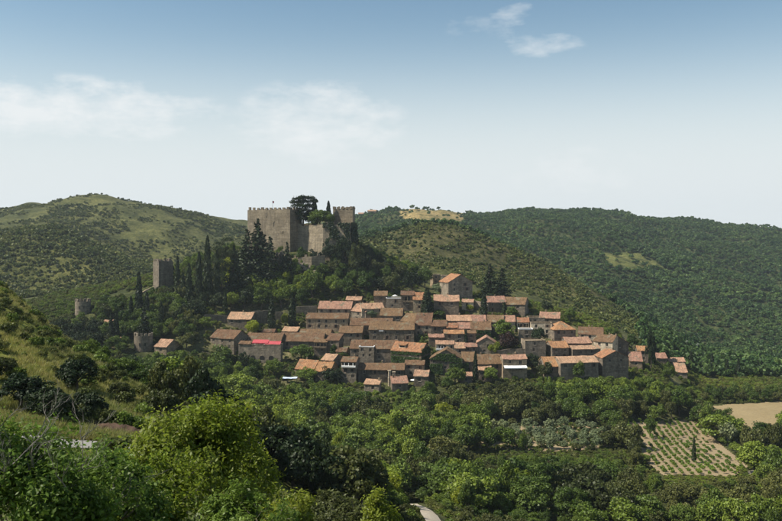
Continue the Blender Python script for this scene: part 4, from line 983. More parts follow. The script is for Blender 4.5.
# ------------------------------------------------------------ trees placed one by one
CYP = [(427, 318, 288, 13, 'tallest dark cypress in the village, beside the topmost orange roof'), (484, 318, 292, 8, 'dark cypress before the pale roofs at the upper right'),
       (504.5, 315, 302, 6, 'short cypress before the long brown roofed house at the upper right edge'), (475.5, 384, 351, 6, 'tall thin cypress at the front between two brown roofs'),
       (466, 346, 329, 4, 'small slim cypress beside the thin orange roof'), (271.5, 330, 297, 8, 'cypress right of the low pale roofed house below the castle'), (292, 328, 296, 9, 'cypress standing left of the long tan house with four windows'),
       (691, 370, 351, 6.5, 'small dark cypress right of the detached barn'), (712, 372, 353, 4.5, 'first cypress beyond the right end of the village, left of the cypress row'), (727, 378, 359, 6, 'thickest cypress above the stubble field'),
       (738.5, 377, 358, 5, 'cypress in the row above the stubble field, next right of the thickest'), (758, 375, 360, 4.5, 'rightmost cypress above the stubble field'), (694, 469, 437, 4.6, 'lone slim cypress in the middle of the vineyard'),
       (177.5, 292, 256, 6.5, 'cypress just right of the square watchtower'), (199, 300, 252, 8, 'cypress on the castle slope, left neighbour of the tallest there'), (207.5, 296, 236, 9.5, 'tallest cypress of the slope between watchtower and castle'),
       (189, 306, 263, 8, 'cypress halfway between watchtower and castle'), (139, 322, 272, 8.5, 'pointed cypress left of the square watchtower'), (147, 326, 292, 7, 'smaller cypress under the square watchtower'),
       (111, 342, 313, 6, 'left one of two slim cypresses near the tiny pink hut'), (116.5, 342, 311, 6, 'right one of two slim cypresses near the tiny pink hut'), (161, 330, 301, 7, 'cypress below the square watchtower, right of its wall'), (131, 326, 296, 6, 'slim cypress at the foot of the stepped wall'),
       (314.5, 226, 199, 8, 'dark cypress behind the castle courtyard wall'), (328.5, 226, 201, 6.5, 'slim dark cypress before the east wing of the castle'), (217, 300, 250, 8, 'cypress right of the tallest one on the castle slope'), (183, 300, 272, 6, 'thin cypress in the grove right of the watchtower'), (225, 315, 290, 6, 'short cypress above the grey retaining wall')]
for (px, b_, t_, w, lb) in CYP:
    if px in (314.5, 328.5):
        g = at(px, 226, 506); plant('cypress', Vector((g.x, g.y, cz - 1.7)), (HZ - t_) / F * 506 - cz + 1.7, w / F * 506, lb, 'cypresses')
    else: tree_px('cypress', px, b_, t_, w, lb, 'cypresses', Y=(278 if px == 694 else None))
# cedar and bush in the castle court
g = at(303, 224, 501); lay = [(0, 0, 15.6, 2.0), (-1.8, 0, 14.6, 2.6), (2.6, .5, 15.0, 2.4), (4.6, 0, 13.4, 2.4), (-3.4, 0, 12.8, 2.4), (0, 1, 13, 3.0), (-1.5, -1, 10.8, 3.2), (3, 0, 10.6, 3.0), (.5, 0, 8.4, 3.4), (-2.5, 0, 6.6, 3.0), (2, -.5, 6, 3.0), (0, 0, 4, 3.2)]
root = empty('cedar_tree', (g.x, g.y, cz - 1.7)); s_ = ((HZ - 196) / F * 501 - cz + 1.7) / 16.4; root.scale = (s_ * 1.2, s_ * 1.2, s_)
add('crown', crown_layers(7, lay, 300, .19, 'leaf_dark'), None, root); b = MB(); b.tube([(0, 0, -.5), (.2, 0, 6), (-.1, 0, 11), (.4, 0, 15)], [.5, .38, .24, .08])
for (x, y, z, r) in lay[:8]: b.tube([(0, 0, z - 2.2), (x * .6, y * .6, z - .9), (x, y, z - .2)], [.16, .11, .05], 5)
b.build('trunk', M['bark'], root); tag(root, 'flat layered dark cedar beside the castle keep', 'tree')
for (px, Y, t_, w, k, lb) in ((320, 497, 209, 24, 'green', 'bright green rounded tree in the castle courtyard'), (309, 504, 207, 13, 'holm', 'dark rounded tree behind the bright one in the castle court'), (297, 504, 211, 11, 'holm', 'dark tree squeezed against the right side of the keep'), (345, 512, 208, 8, 'holm', 'dark tree top behind the castle east wing'), (329, 499, 212, 15, 'mid', 'green tree before the left edge of the castle east wing'), (313, 496, 214, 13, 'mid', 'small green tree just behind the curtain wall of the castle')):
    g = at(px, 225, Y); plant(k, Vector((g.x, g.y, cz - 1.7)), (HZ - t_) / F * Y - cz + 1.7, w / F * Y, lb)
for (px, b_, t_, w, lb) in ((258, 279, 217, 42, 'large dark fir directly before the castle keep'), (247, 284, 226, 34, 'dark fir at the left corner of the castle keep'), (270, 284, 234, 30, 'smaller fir before the right end of the keep'), (490, 300, 262, 30, 'dark fir above the upper right pale roofs, left one of two'), (502, 300, 267, 27, 'dark fir above the upper right pale roofs, right one of two'),
                            (144, 345, 304, 22, 'broad dark fir above the lower round tower'), (234, 300, 243, 28, 'dark fir left of the castle keep'), (287, 280, 240, 20, 'narrow fir under the corner of the keep'), (330, 316, 282, 0, '')):
    if w: tree_px('fir', px, b_, t_, w, lb, 'dark firs')
SINGLE = [('green', 503, 340, 321, 26, 'large round green tree in the village centre'), ('plum', 508, 353, 333, 24, 'dark red leaved tree below the large round tree'), ('lime', 494, 355, 341, 16, 'bright yellow green bush tree before the blue grey gable'),
    ('mid', 301, 361, 343, 27, 'broad tree before the long house right of the red awnings'), ('olive', 371, 320, 310, 16, 'round grey green tree by the cream house'), ('lime', 253, 336, 319, 17, 'bright green tree between the two leftmost brown roofs'),
    ('lime', 285, 328, 312, 9, 'light green small tree between two cypresses'), ('holm', 242, 349, 336, 9, 'dark bush left of the long brown roof above the awnings'), ('mid', 342, 360, 350.5, 15, 'low green tree behind the turret like house'),
    ('mid', 333.5, 358, 344, 9, 'narrow green tree against the dark stone house'), ('green', 306, 382, 367, 26, 'green tree covering the foot of the front orange house'), ('holm', 332, 384, 366, 24, 'dark green tree before the lower orange wing'),
    ('mid', 222, 374, 345, 32, 'large tree in front of the leftmost big house'), ('holm', 240, 376, 352, 22, 'dark tree left of the terrace arches'), ('oak', 205, 372, 350, 22, 'tree at the left foot of the village by the rubble wall'), ('mid', 439, 318, 309, 15, 'low trees hedge before the grey house right of the tall cypress'),
    ('olive', 440, 296, 283, 16, 'grey green tree below the small tower house'), ('holm', 539, 346, 326, 20, 'dark tree before the cream terrace house'), ('mid', 579, 382, 361, 15, 'small tree before the long pink roofed house'), ('oak', 545, 380, 360, 20, 'tree left of the lowest bright orange roof'),
    ('holm', 532, 372, 352, 17, 'dark shrubby tree right of the white awning house'), ('holm', 651, 372, 326, 12, 'tall dark tree right of the small orange capped tower'), ('mid', 669, 382, 362, 14, 'round tree before the whitish roof on the right'), ('green', 455, 386, 366, 22, 'green tree under the ivy gable'),
    ('green', 490, 384, 366, 18, 'green tree under the broad brown roof right of the thin cypress'), ('mid', 366, 378, 369, 0, ''), ('lime', 470, 312, 304, 9, 'pale green bush by the stepped garden wall'), ('mid', 512, 318, 306, 16, 'green tree below the upper right gable'), ('mid', 527, 312, 300, 16, 'green tree right of the upper right gable'),
    ('green', 206, 330, 316, 14, 'bright tree left of the grey retaining wall'), ('mid', 570, 322, 308, 16, 'green tree behind the orange hipped roof'), ('mid', 612, 340, 326, 14, 'green tree behind the cream house with white window'), ('mid', 632, 350, 333, 15, 'green tree behind the big shaded gable'), ('mid', 252, 376, 357, 20, 'green tree before the arches at the left end of the terrace'), ('green', 274, 378, 358, 20, 'light green tree before the arches at the right end of the terrace'), ('mid', 262, 309, 287, 22, 'green tree above the grey retaining wall left of a cypress'), ('green', 281, 308, 287, 19, 'light green tree above the short wall between two cypresses'), ('holm', 244, 309, 285, 22, 'dark tree above the low pale roofed house'), ('green', 231, 310, 291, 17, 'light green tree above the long grey retaining wall'), ('mid', 302, 306, 287, 18, 'green tree above the brown retaining wall'), ('holm', 216, 311, 292, 18, 'dark tree at the left end of the long grey retaining wall'), ('holm', 168, 282, 257, 13, 'dark tree top behind the square watchtower'), ('lime', 231, 290, 272, 14, 'pale yellow green tree low on the slope left of the keep'), ('holm', 547, 312, 300, 14, 'dark tree behind the furthest pale roof')]
for (k, px, b_, t_, w, lb) in SINGLE:
    if w: tree_px(k, px, b_, t_, w, lb)
# umbrella pine in the grove left of the castle
for (px, b_, t_, w, lb) in ((203, 300, 238, 0, ''), (222, 300, 237, 24, 'broad crowned pine on the slope left of the keep'), (548, 503, 457, 24, 'tall thin stone pine rising above the valley wood')):
    if not w: continue
    Y = 215 if px == 548 else hit(px, b_); g = gp(px, Y); h = (HZ - t_) / F * Y - g.z; R0 = w / 2 / F * Y
    lay = [(R0 * .5 * math.cos(q * 2.1), R0 * .5 * math.sin(q * 2.1), h * (.95 - .07 * q), R0 * (.45 + .04 * q)) for q in range(9 if px == 222 else 10)]
    root = empty('pine_tree', g); add('crown', crown_layers(33 + int(px), lay, 260, .17, 'leaf_mid' if px == 548 else 'leaf_dark'), None, root); b = MB(); b.tube([(0, 0, -.5), (.1, 0, h * .5), (0, .1, h * .93)], [.26, .2, .08])
    for (x, y, z, r) in lay: b.tube([(0, 0, z - .6), (x, y, z - .1)], [.09, .03], 5)
    b.build('trunk', M['bark'], root); tag(root, lb, 'tree')

# ------------------------------------------------------------ scattered trees
cmin = np.minimum.accumulate(RW, axis=0)     # highest ground row seen so far along each column
def min_row(px, Y):
    j = np.clip(np.searchsorted(pcols, px), 0, len(pcols) - 1); i = np.clip(np.searchsorted(prow, Y) - 2, 0, len(prow) - 1); return cmin[i, j]
def jgrid(x0, x1, Y0, Y1, s, g, jit=.45):
    xs, ys = np.meshgrid(np.arange(x0, x1, s), np.arange(Y0, Y1, s)); xs = xs + g.uniform(-jit, jit, xs.shape) * s; ys = ys + g.uniform(-jit, jit, ys.shape) * s
    return xs.ravel(), ys.ravel()
LIM_V = ([0, 60, 95, 130, 158, 190, 215, 240, 262, 285, 300, 320, 350, 362, 385, 410, 430, 460, 480, 500, 530, 545, 560, 600, 640, 660, 700, 720, 782],
         [330, 336, 336, 352, 352, 346, 352, 360, 362, 379, 374, 377, 381, 388, 389, 386, 376, 374, 378, 376, 379, 370, 374, 375, 372, 378, 384, 404, 402])
LIM_N = ([400, 480, 560, 612, 626, 645, 668, 705, 745, 760, 790], [430, 455, 457, 452, 444, 460, 476, 478, 477, 448, 440])
LIM_F = ([690, 706, 718, 735, 782, 830], [400, 404, 424, 441, 441, 441])
HB = [(h['ox'], h['Y'], h['a'], h['W'], h['D']) for h in HOUSES.values()]
def near_house(x, Y, m=2.0):
    r = np.zeros(x.shape, bool)
    for (ox, oy, a, W, D) in HB:
        dx, dy = x - ox, Y - oy; u = dx * math.cos(a) - dy * math.sin(a); v = dx * math.sin(a) + dy * math.cos(a)
        r |= (np.abs(u) < W / 2 + m) & (v > -m) & (v < D + m)
    return r
g = np.random.default_rng(77)
cand = []
def keep_if(x, Y, h, w, px, extra, pad=.45):
    z = terr(px, Y); top = HZ - F * (z + h) / Y; hw = w / 2 * F / Y
    lim = np.full(px.shape, -1e3)
    for o_ in (-.8, -.4, 0, .4, .8):
        q = px + o_ * hw * .9
        lim = np.maximum(lim, np.interp(q, *LIM_V))
        lim = np.where((Y < 262) & (q > 470), np.maximum(lim, np.interp(q, *LIM_N)), lim)
        lim = np.where((Y < 284) & (q > 474) & (q < 620), np.maximum(lim, 453), lim)
        lim = np.where((Y < 318) & (q > 702) & (g.random(px.shape) > .25), np.maximum(lim, np.interp(q, *LIM_F)), lim)
    return (top >= lim) & (top < min_row(px, Y) - 1) & extra
# valley wood
x, Y = jgrid(-190, 230, 100, 412, 6.6, g); px = CX + F * x / Y; h = g.uniform(6.2, 12.2, x.shape) * np.interp(Y, [100, 200], [.8, 1]); w = h * g.choice([.62, .8, 1.0, 1.15, 1.35], x.shape) * g.uniform(.92, 1.08, x.shape)
gr = HZ - F * terr(px, Y) / Y
bad = inpoly(px, gr, VINE) | inpoly(px, gr, FIELD) | (inpoly(px, gr, OLIVE)) | ((px < np.interp(Y, [60, 150], [250, 60])) & (Y < 150)) | (np.abs(px - np.interp(Y, [120, 134, 150, 160, 172, 190], [441, 436, 429, 420, 414, 410])) < np.where(Y < 165, 34, 26)) & (Y < 202) & (Y > 105) | ((px > 400) & (Y < 172)) | ((px + .5 * w * F / Y > 408) & (px < 445) & (Y < 205)) | ((px > 480) & (Y < 185)) | (np.abs(px - 548) < 17) & (Y < 222) & (Y > 170)
ok = keep_if(x, Y, h, w, px, ~bad & (px > -60) & (px < 840) & ~near_house(x, Y, 3))
# small ones along the edges of the clearings where tall ones would hide them
x2, Y2 = jgrid(-190, 230, 130, 425, 4.2, g); px2 = CX + F * x2 / Y2; h2 = g.uniform(2.2, 4.0, x2.shape); w2 = h2 * g.uniform(1.0, 1.4, x2.shape); gr2 = HZ - F * terr(px2, Y2) / Y2
bad2 = inpoly(px2, gr2, VINE) | inpoly(px2, gr2, FIELD) | inpoly(px2, gr2, OLIVE) | ((px2 < np.interp(Y2, [60, 150], [250, 60])) & (Y2 < 150)) | (np.abs(px2 - np.interp(Y2, [120, 134, 150, 160, 172, 190], [441, 436, 429, 420, 414, 410])) < 26) & (Y2 < 200)
ok2 = keep_if(x2, Y2, h2, w2, px2, ~bad2 & (px2 > -60) & (px2 < 840) & ~near_house(x2, Y2, 1.5))
taken = set((int(a // 6.6), int(b // 6.6)) for a, b in zip(x[ok], Y[ok]))
free = np.array([(int(a // 6.6), int(b // 6.6)) not in taken for a, b in zip(x2, Y2)])
ok2 &= free
# castle slope and the grove at its left
VT = ([60, 120, 196, 204, 250, 300, 330, 374, 430, 445, 480, 525, 560, 600, 650, 700], [352, 356, 350, 306, 304, 302, 295, 288, 272, 271, 291, 295, 309, 324, 345, 360])
LC = ([40, 70, 74, 92, 96, 128, 133, 154, 158, 176, 180, 236, 240, 292, 298, 328, 334, 356, 362, 380, 440, 530, 640], [318, 314, 311, 311, 290, 296, 284, 284, 284, 284, 256, 238, 244, 246, 252, 250, 236, 232, 232, 238, 254, 280, 325])
x3, Y3 = jgrid(-215, 110, 385, 545, 4.0, g); px3 = CX + F * x3 / Y3; h3 = g.uniform(4.5, 10, x3.shape); w3 = h3 * g.uniform(.75, 1.05, x3.shape); z3 = terr(px3, Y3); gr3 = HZ - F * z3 / Y3; tp3 = HZ - F * (z3 + h3) / Y3
lim3 = np.max([np.interp(px3 + o_, *LC) for o_ in (-6, -3, 0, 3, 6)], axis=0)
lt = (px3 > 126) & (px3 < 172) & (Y3 < 404) & (tp3 < 352)
ok3 = (px3 > 40) & (px3 < 470) & (gr3 < np.interp(px3, *VT) - 1) & (tp3 >= lim3) & (tp3 < min_row(px3, Y3) - 1) & ~near_house(x3, Y3, 3) & ~lt & ~((px3 > 360) & (Y3 > 525))
ok3 &= ~((px3 > 128) & (px3 < 158) & (Y3 > 450) & (Y3 < 470)) & ~((np.abs(x3 - (162.5 - CX) / F * 470) < 7) & (np.abs(Y3 - 470) < 8)) & ~((px3 > 240) & (px3 < 358) & (Y3 > 486))
rk = ((px3 > 272) & (px3 < 292) & (gr3 > 250) & (gr3 < 276)); ok3 &= ~rk
for (xa, Ya, ha, wa, pa, m_, zone) in ((x, Y, h, w, px, ok, 'v'), (x2, Y2, h2, w2, px2, ok2, 's'), (x3, Y3, h3, w3, px3, ok3, 'c')):
    for i in np.nonzero(m_)[0]: cand.append((ha[i] / Ya[i], xa[i], Ya[i], ha[i], wa[i], pa[i], zone))
cand.sort(key=lambda c: -c[0])
LMK = [(690, 500, 'below the vineyard'), (640, 490, 'below the left corner of the vineyard'), (610, 470, 'between olive grove and vineyard'), (545, 470, 'just below the olive grove'), (470, 440, 'left of the olive grove'), (545, 412, 'just above the olive grove'), (640, 405, 'above the vineyard'), (760, 500, 'in the lower right corner'), (735, 455, 'beside the stubble field'), (600, 388, 'under the front right gable'), (520, 388, 'under the white awning house'), (440, 388, 'under the ivy gable'), (385, 400, 'below the two pale pillars'), (320, 392, 'below the front orange roofs'), (260, 375, 'below the red awnings'), (210, 390, 'below the leftmost big house'), (150, 375, 'near the lower round tower'), (440, 500, 'beside the pale dirt track'), (500, 500, 'right of the pale dirt track'), (360, 440, 'behind the dark oak stand'), (300, 430, 'in the valley left of centre'), (410, 450, 'in the valley centre'), (560, 505, 'by the stone pine'), (230, 440, 'behind the yellow green foreground tree'), (330, 480, 'in the dark stand at the bottom centre'), (270, 470, 'in the dark stand left of centre'), (390, 480, 'in the dark stand next to the dirt track'), (370, 260, 'right of the castle on the slope'), (320, 275, 'on the slope under the castle bastion'), (265, 290, 'on the slope under the castle keep'), (220, 280, 'between the watchtower and the keep'), (165, 305, 'under the square watchtower'), (110, 325, 'near the upper round tower'), (400, 275, 'above the topmost row of houses'), (700, 385, 'right of the village')]
GROUP = {}
stuffpts = {'lime': [], 'green': [], 'mid': [], 'oak': [], 'holm': []}
cnt = {}
for (_, x_, Y_, h_, w_, p_, zone) in cand:
    n1 = float(vnoise(np.array(x_), np.array(Y_), 26, 9)) + rnd.uniform(-.16, .16)
    if zone == 'v' and Y_ < 150 and 190 < p_ < 430: k = 'holm' if rnd.random() < .62 else 'oak'
    elif zone == 'c': k = 'green' if n1 > .24 else ('mid' if n1 > -.02 else 'holm' if n1 < -.16 else 'oak')
    elif Y_ < 255: k = 'green' if n1 > .16 else ('mid' if n1 > -.02 else 'oak')
    else: k = 'green' if n1 > .0 else ('mid' if n1 > -.24 else 'oak')
    if k == 'green' and zone != 's' and rnd.random() < .1: k = 'lime'
    fam = 'oak' if k in ('oak', 'holm') else 'leafy'
    if zone != 's' and cnt.get(fam, 0) < (270 if fam == 'leafy' else 230):
        cnt[fam] = cnt.get(fam, 0) + 1
        rr_ = HZ - F * (float(terr(p_, Y_)) + h_ * .6) / Y_; where = min(LMK, key=lambda q: (q[0] - p_) ** 2 + (1.6 * (q[1] - rr_)) ** 2)[2]
        lab = {'lime': 'bright yellow green broadleaf tree ', 'green': 'light green broadleaf tree ', 'mid': 'mid green broadleaf tree ', 'oak': 'olive green oak with low crown ', 'holm': 'dark evergreen holm oak '}[k] + where
        plant(k, Vector((x_, Y_, float(terr(p_, Y_)) - .15)), h_, w_, lab, lab)
    else:
        stuffpts[k].append((x_, Y_, float(terr(p_, Y_)) - .15, w_ / KIND[k][3], h_ / KIND[k][2]))
# olive grove
i = 0
for (px_, r_) in [(px_, r_) for r_ in (431, 437, 443, 449) for px_ in range(484, 616, 11)]:
    q, rr = px_ + rnd.uniform(-3.5, 3.5), r_ + rnd.uniform(-1.5, 1.5)
    if not inpoly(np.array(q), np.array(rr), OLIVE) or rnd.random() < .12: continue
    Yo = hit(q, rr, 240, 350); h_ = rnd.uniform(3.2, 5.6); plant('olive', gp(q, Yo), h_, h_ * rnd.uniform(1.0, 1.3), 'silvery grey green olive tree in the olive grove on tan soil', 'olive trees of the grove')
# trees round the stubble field
for (k, px_, b_, t_, w_, lb) in (('oak', 752, 462, 421, 34, 'large loose grey green tree at the lower right before the stubble field'), ('oak', 775, 462, 418, 24, 'tree at the right edge before the stubble field'), ('olive', 728, 446, 420, 22, 'grey green tree at the left corner of the stubble field'), ('mid', 706, 436, 402, 18, 'tall green tree between vineyard and stubble field'),
                                 ('mid', 697, 428, 404, 18, 'green tree above the top corner of the vineyard'), ('mid', 650, 437, 416, 14, 'green tree standing inside the top of the vineyard')): tree_px(k, px_, b_, t_, w_, lb, Y=hit(px_, b_, 240, 420))
# hedge rows between field and cypresses
for i in range(14):
    px_ = 704 + i * 6.2; tree_px('mid' if i % 3 else 'oak', px_, 402 - (i % 2) * 5, 389 - (i % 2) * 5 + rnd.uniform(-2, 2), 13, 'green hedge tree along the far edge of the stubble field', 'hedge trees above the stubble field', Y=hit(px_, 402 - (i % 2) * 5, 340, 480))
# grapevines in rows
bv = [crown_round(400 + i, (.55, .55, .55), (0, 0, .85), 9, 16, .13, 'leaf_vine', name='grapevine', zmin=-.4, rl=(.5, .7), r0=(.3, .8)) for i in range(3)]
A0, A1, B0 = gp(630, hit(630, 428, 240, 360)), gp(672, hit(672, 474, 240, 360)), gp(690, hit(690, 424, 240, 360))
dirv = (gp(740, hit(740, 471, 240, 360)) - gp(688, hit(688, 427, 240, 360))); dirv.z = 0; dirv.normalize(); prp = Vector((-dirv.y, dirv.x, 0)); org = gp(680, hit(680, 450, 240, 360)); nv = 0
for r_ in range(-14, 15):
    for c_ in range(-28, 28):
        q = org + prp * (r_ * 2.9 + rnd.uniform(-.2, .2)) + dirv * (c_ * 2.3 + rnd.uniform(-.4, .4)); pq = CX + F * q.x / q.y; zq = th(q.x, q.y); rq = HZ - F * zq / q.y
        if not inpoly(np.array(pq), np.array(rq), VINE): continue
        dens = np.interp(pq - (rq - 424) * .9, [600, 660, 690, 705], [1.0, .95, .75, .5])
        if rnd.random() > dens * .9 or nv >= 295 or rnd.random() < .15: continue
        s_ = rnd.uniform(.7, 1.25) * np.interp(dens, [.25, 1], [.75, 1.1]); nv += 1
        o = add('grapevine', rnd.choice(bv), None, None, (q.x, q.y, zq + .2), rnd.uniform(0, 6), (s_ * 1.15, s_ * 1.15, s_)); tag(o, 'low green grapevine in the rows of the tan vineyard', 'grapevine', 'grapevines in the vineyard')
# shrubs in gaps between the houses
ns = 0
for _ in range(2600):
    px_ = rnd.uniform(205, 650); r_ = rnd.uniform(300, 384); Yh = hit(px_, r_); xh = (px_ - CX) / F * Yh
    if r_ < np.interp(px_, *VT) or near_house(np.array(xh), np.array(Yh), .8) or ns > 100 or Yh > 500: continue
    h_ = rnd.uniform(1.4, 3.2); plant(rnd.choice(['shrub', 'shrubg', 'shrubg']), gp(px_, Yh), h_, h_ * rnd.uniform(1.1, 1.5), 'small green shrub growing between the village houses', 'shrubs between the houses'); ns += 1
for (px_, b_, t_, w_, k, lb) in ((302, 266, 247, 14, 'mid', 'green tree before the left foot of the castle bastion'), (316, 268, 249, 16, 'holm', 'dark tree before the foot of the castle bastion'), (332, 266, 240, 18, 'holm', 'dark tree before the ivy on the bastion'), (346, 268, 236, 18, 'holm', 'dark tree at the right corner of the bastion'), (280, 262, 246, 10, 'mid', 'small green tree on the rocks under the keep'), (356, 276, 240, 18, 'oak', 'tall oak right of the castle bastion'), (228, 282, 256, 18, 'lime', 'pale green tree on the slope left of the keep'), (312, 300, 268, 22, 'green', 'large light green tree on the castle slope below the bastion'), (345, 297, 276, 20, 'mid', 'green tree just above the small attic house'), (366, 294, 272, 20, 'mid', 'green tree above the left wing of the topmost row'), (392, 294, 270, 22, 'oak', 'oak above the white parapet terrace'), (412, 292, 268, 20, 'holm', 'dark tree above the orange roofed wing'), (335, 296, 280, 16, 'green', 'light green tree above the white chimney roof'), (380, 292, 276, 16, 'holm', 'dark tree behind the topmost left wing'), (425, 288, 266, 18, 'mid', 'green tree left of the small tower house')):
    tree_px(k, px_, b_, t_, w_, lb)
LOW = []
xl, Yl = jgrid(20, 95, 262, 345, 1.5, g); pl_ = CX + F * xl / Yl; rl_ = HZ - F * terr(pl_, Yl) / Yl
m_ = (pl_ > 470) & (pl_ < 625) & (rl_ > 424) & (rl_ < 462) & ((vnoise(xl, Yl, 9, 58) > -.05) | ~inpoly(pl_, rl_, OLIVE)) & ~inpoly(pl_, rl_, VINE)
LOW += [(a_, b_, float(terr(p_, b_)) + .2, rnd.uniform(.3, .75), rnd.uniform(.2, .6)) for a_, b_, p_ in zip(xl[m_], Yl[m_], pl_[m_])]
xl, Yl = jgrid(-110, 130, 372, 470, 2.0, g); pl_ = CX + F * xl / Yl; rl_ = HZ - F * terr(pl_, Yl) / Yl
m_ = (pl_ > 205) & (pl_ < 650) & ~((pl_ < 290) & (rl_ < 326)) & ~near_house(xl, Yl, .9) & (vnoise(xl, Yl, 9, 57) > -.1)
LOW += [(a_, b_, float(terr(p_, b_)), rnd.uniform(.5, 1.2), rnd.uniform(.5, 1.1)) for a_, b_, p_ in zip(xl[m_], Yl[m_], pl_[m_])]
xl, Yl = jgrid(-62, -44, 74.2, 77.5, .9, g); pl_ = CX + F * xl / Yl; m_ = (pl_ > -80) & (pl_ < 170)
xl, Yl = np.meshgrid(np.linspace(-30, -21.5, 12), np.array([75.0, 76.4])); xl = xl.ravel() + g.uniform(-.4, .4, 24); Yl = Yl.ravel(); pl_ = CX + F * xl / Yl
LOW += [(a_, b_, float(terr(p_, b_)) + .3, rnd.uniform(.6, 1.0), rnd.uniform(.5, .9)) for a_, b_, p_ in zip(xl, Yl, pl_)]
xl, Yl = jgrid(20, 190, 215, 300, 1.5, g); pl_ = CX + F * xl / Yl; rl_ = HZ - F * terr(pl_, Yl) / Yl
m_ = (pl_ > 600) & (pl_ < 800) & ~inpoly(pl_, rl_, VINE) & ~inpoly(pl_, rl_, FIELD) & (rl_ < 490) & (rl_ > 420) & (vnoise(xl, Yl, 7, 51) > -.2)
LOW += [(a_, b_, float(terr(p_, b_)), rnd.uniform(.35, .8), rnd.uniform(.25, .55)) for a_, b_, p_ in zip(xl[m_], Yl[m_], pl_[m_])]
xl, Yl = jgrid(130, 260, 375, 480, 2.2, g); pl_ = CX + F * xl / Yl; rl_ = HZ - F * terr(pl_, Yl) / Yl
m_ = (pl_ > 640) & (pl_ < 800) & ~inpoly(pl_, rl_, FIELD) & (rl_ < 404) & ~near_house(xl, Yl, 1) & (vnoise(xl, Yl, 12, 52) > -.3)
LOW += [(a_, b_, float(terr(p_, b_)), rnd.uniform(.7, 1.5), rnd.uniform(.6, 1.2)) for a_, b_, p_ in zip(xl[m_], Yl[m_], pl_[m_])]
xl, Yl = jgrid(-20, 40, 118, 205, 1.4, g); pl_ = CX + F * xl / Yl
m_ = (pl_ > 400) & (pl_ < 530) & (np.abs(pl_ - np.interp(Yl, [120, 134, 150, 160, 172, 190], [441, 436, 429, 420, 414, 410])) > 19) & (vnoise(xl, Yl, 6, 53) > -.1)
LOW += [(a_, b_, float(terr(p_, b_)), rnd.uniform(.5, 1.3), rnd.uniform(.4, 1.1)) for a_, b_, p_ in zip(xl[m_], Yl[m_], pl_[m_])]
xl, Yl = jgrid(-220, -90, 425, 560, 2.6, g); pl_ = CX + F * xl / Yl; rl_ = HZ - F * terr(pl_, Yl) / Yl
m_ = (pl_ > -10) & (pl_ < 240) & (rl_ < 330) & ~((pl_ > 126) & (pl_ < 182) & (Yl > 448) & (Yl < 474)) & ~((pl_ > 72) & (pl_ < 94) & (Yl < 440)) & (vnoise(xl, Yl, 16, 54) > -.34)
LOW += [(a_, b_, float(terr(p_, b_)), rnd.uniform(.9, 1.7), rnd.uniform(.7, 1.5)) for a_, b_, p_ in zip(xl[m_], Yl[m_], pl_[m_])]
xl, Yl = jgrid(-130, 130, 440, 500, 2.4, g); pl_ = CX + F * xl / Yl; rl_ = HZ - F * terr(pl_, Yl) / Yl
m_ = (pl_ > 205) & (pl_ < 620) & (rl_ < np.interp(pl_, *VT) + 12) & (rl_ > 262) & ~((pl_ < 290) & (rl_ > 303)) & ~near_house(xl, Yl, 1.2) & (vnoise(xl, Yl, 10, 55) > -.25)
LOW += [(a_, b_, float(terr(p_, b_)), rnd.uniform(.7, 1.5), rnd.uniform(.6, 1.3)) for a_, b_, p_ in zip(xl[m_], Yl[m_], pl_[m_])]
# ------------------------------------------------------------ near slope on the left
for (k, px_, Y_, t_, w_, lb) in (('holm', 77, 92, 353, 46, 'dark holm oak standing alone on the sunny slope'), ('holm', 20, 76, 372, 62, 'dark holm oak at the left edge above the road'), ('holm', 50, 74, 384, 56, 'low dark holm oak just above the road'), ('oak', -4, 84, 352, 54, 'olive green oak cut by the left edge'), ('holm', 86, 76, 388, 44, 'dark holm oak right of the low one above the road'),
                                 ('oak', 160, 90, 386, 40, 'olive green oak at the right end of the slope'), ('oak', 185, 98, 398, 46, 'olive green oak in the hollow right of the slope'), ('oak', 216, 94, 404, 50, 'olive green oak before the valley wood at the left'), ('holm', 243, 100, 414, 52, 'dark oak joining the slope to the dark stand'), ('oak', 120, 96, 380, 24, 'small olive green oak midway on the slope'), ('oak', 196, 78, 420, 48, 'oak behind the large yellow green tree'), ('oak', 172, 74, 414, 40, 'oak above the right end of the road')):
    g_ = gp(px_, Y_); plant(k, g_, (HZ - t_) / F * Y_ - g_.z, w_ / F * Y_, lb)
x4, Y4 = jgrid(-95, 0, 70, 160, 2.9, g); px4 = CX + F * x4 / Y4
gr4 = HZ - F * terr(px4, Y4) / Y4; lim4 = np.interp(Y4, [60, 70, 110, 150], [250, 240, 200, 60]); n4 = vnoise(x4, Y4, 14, 21) + .25 * g.normal(size=x4.shape)
m4 = (px4 > -30) & (px4 < lim4) & (n4 > -.2) & (gr4 < min_row(px4, Y4) + 1) & ~((px4 > 88) & (px4 < 168) & (Y4 < 79)) & (Y4 > 73.5)
idx = np.nonzero(m4)[0]; g.shuffle(idx)
for i in idx[:170]:
    h_ = float(g.uniform(.7, 1.9)); plant('shrub' if g.random() < .7 else 'shrubg', Vector((x4[i], Y4[i], float(terr(px4[i], Y4[i])) - .05)), h_, h_ * float(g.uniform(1.1, 1.7)), 'rounded maquis shrub on the sunny grassy slope at the left', 'shrubs on the sunny slope')
tree_px('shrub', 111, 458, 432, 42, 'dome shaped dark broom bush in front of the pale road', Y=61); tree_px('shrubg', 140, 462, 441, 26, 'light green bush at the road right of the broom', Y=60)
tree_px('shrub', 36, 462, 441, 46, 'bush before the road at the left', Y=58); tree_px('shrubg', 166, 470, 428, 44, 'bush at the right end of the visible road', Y=58)
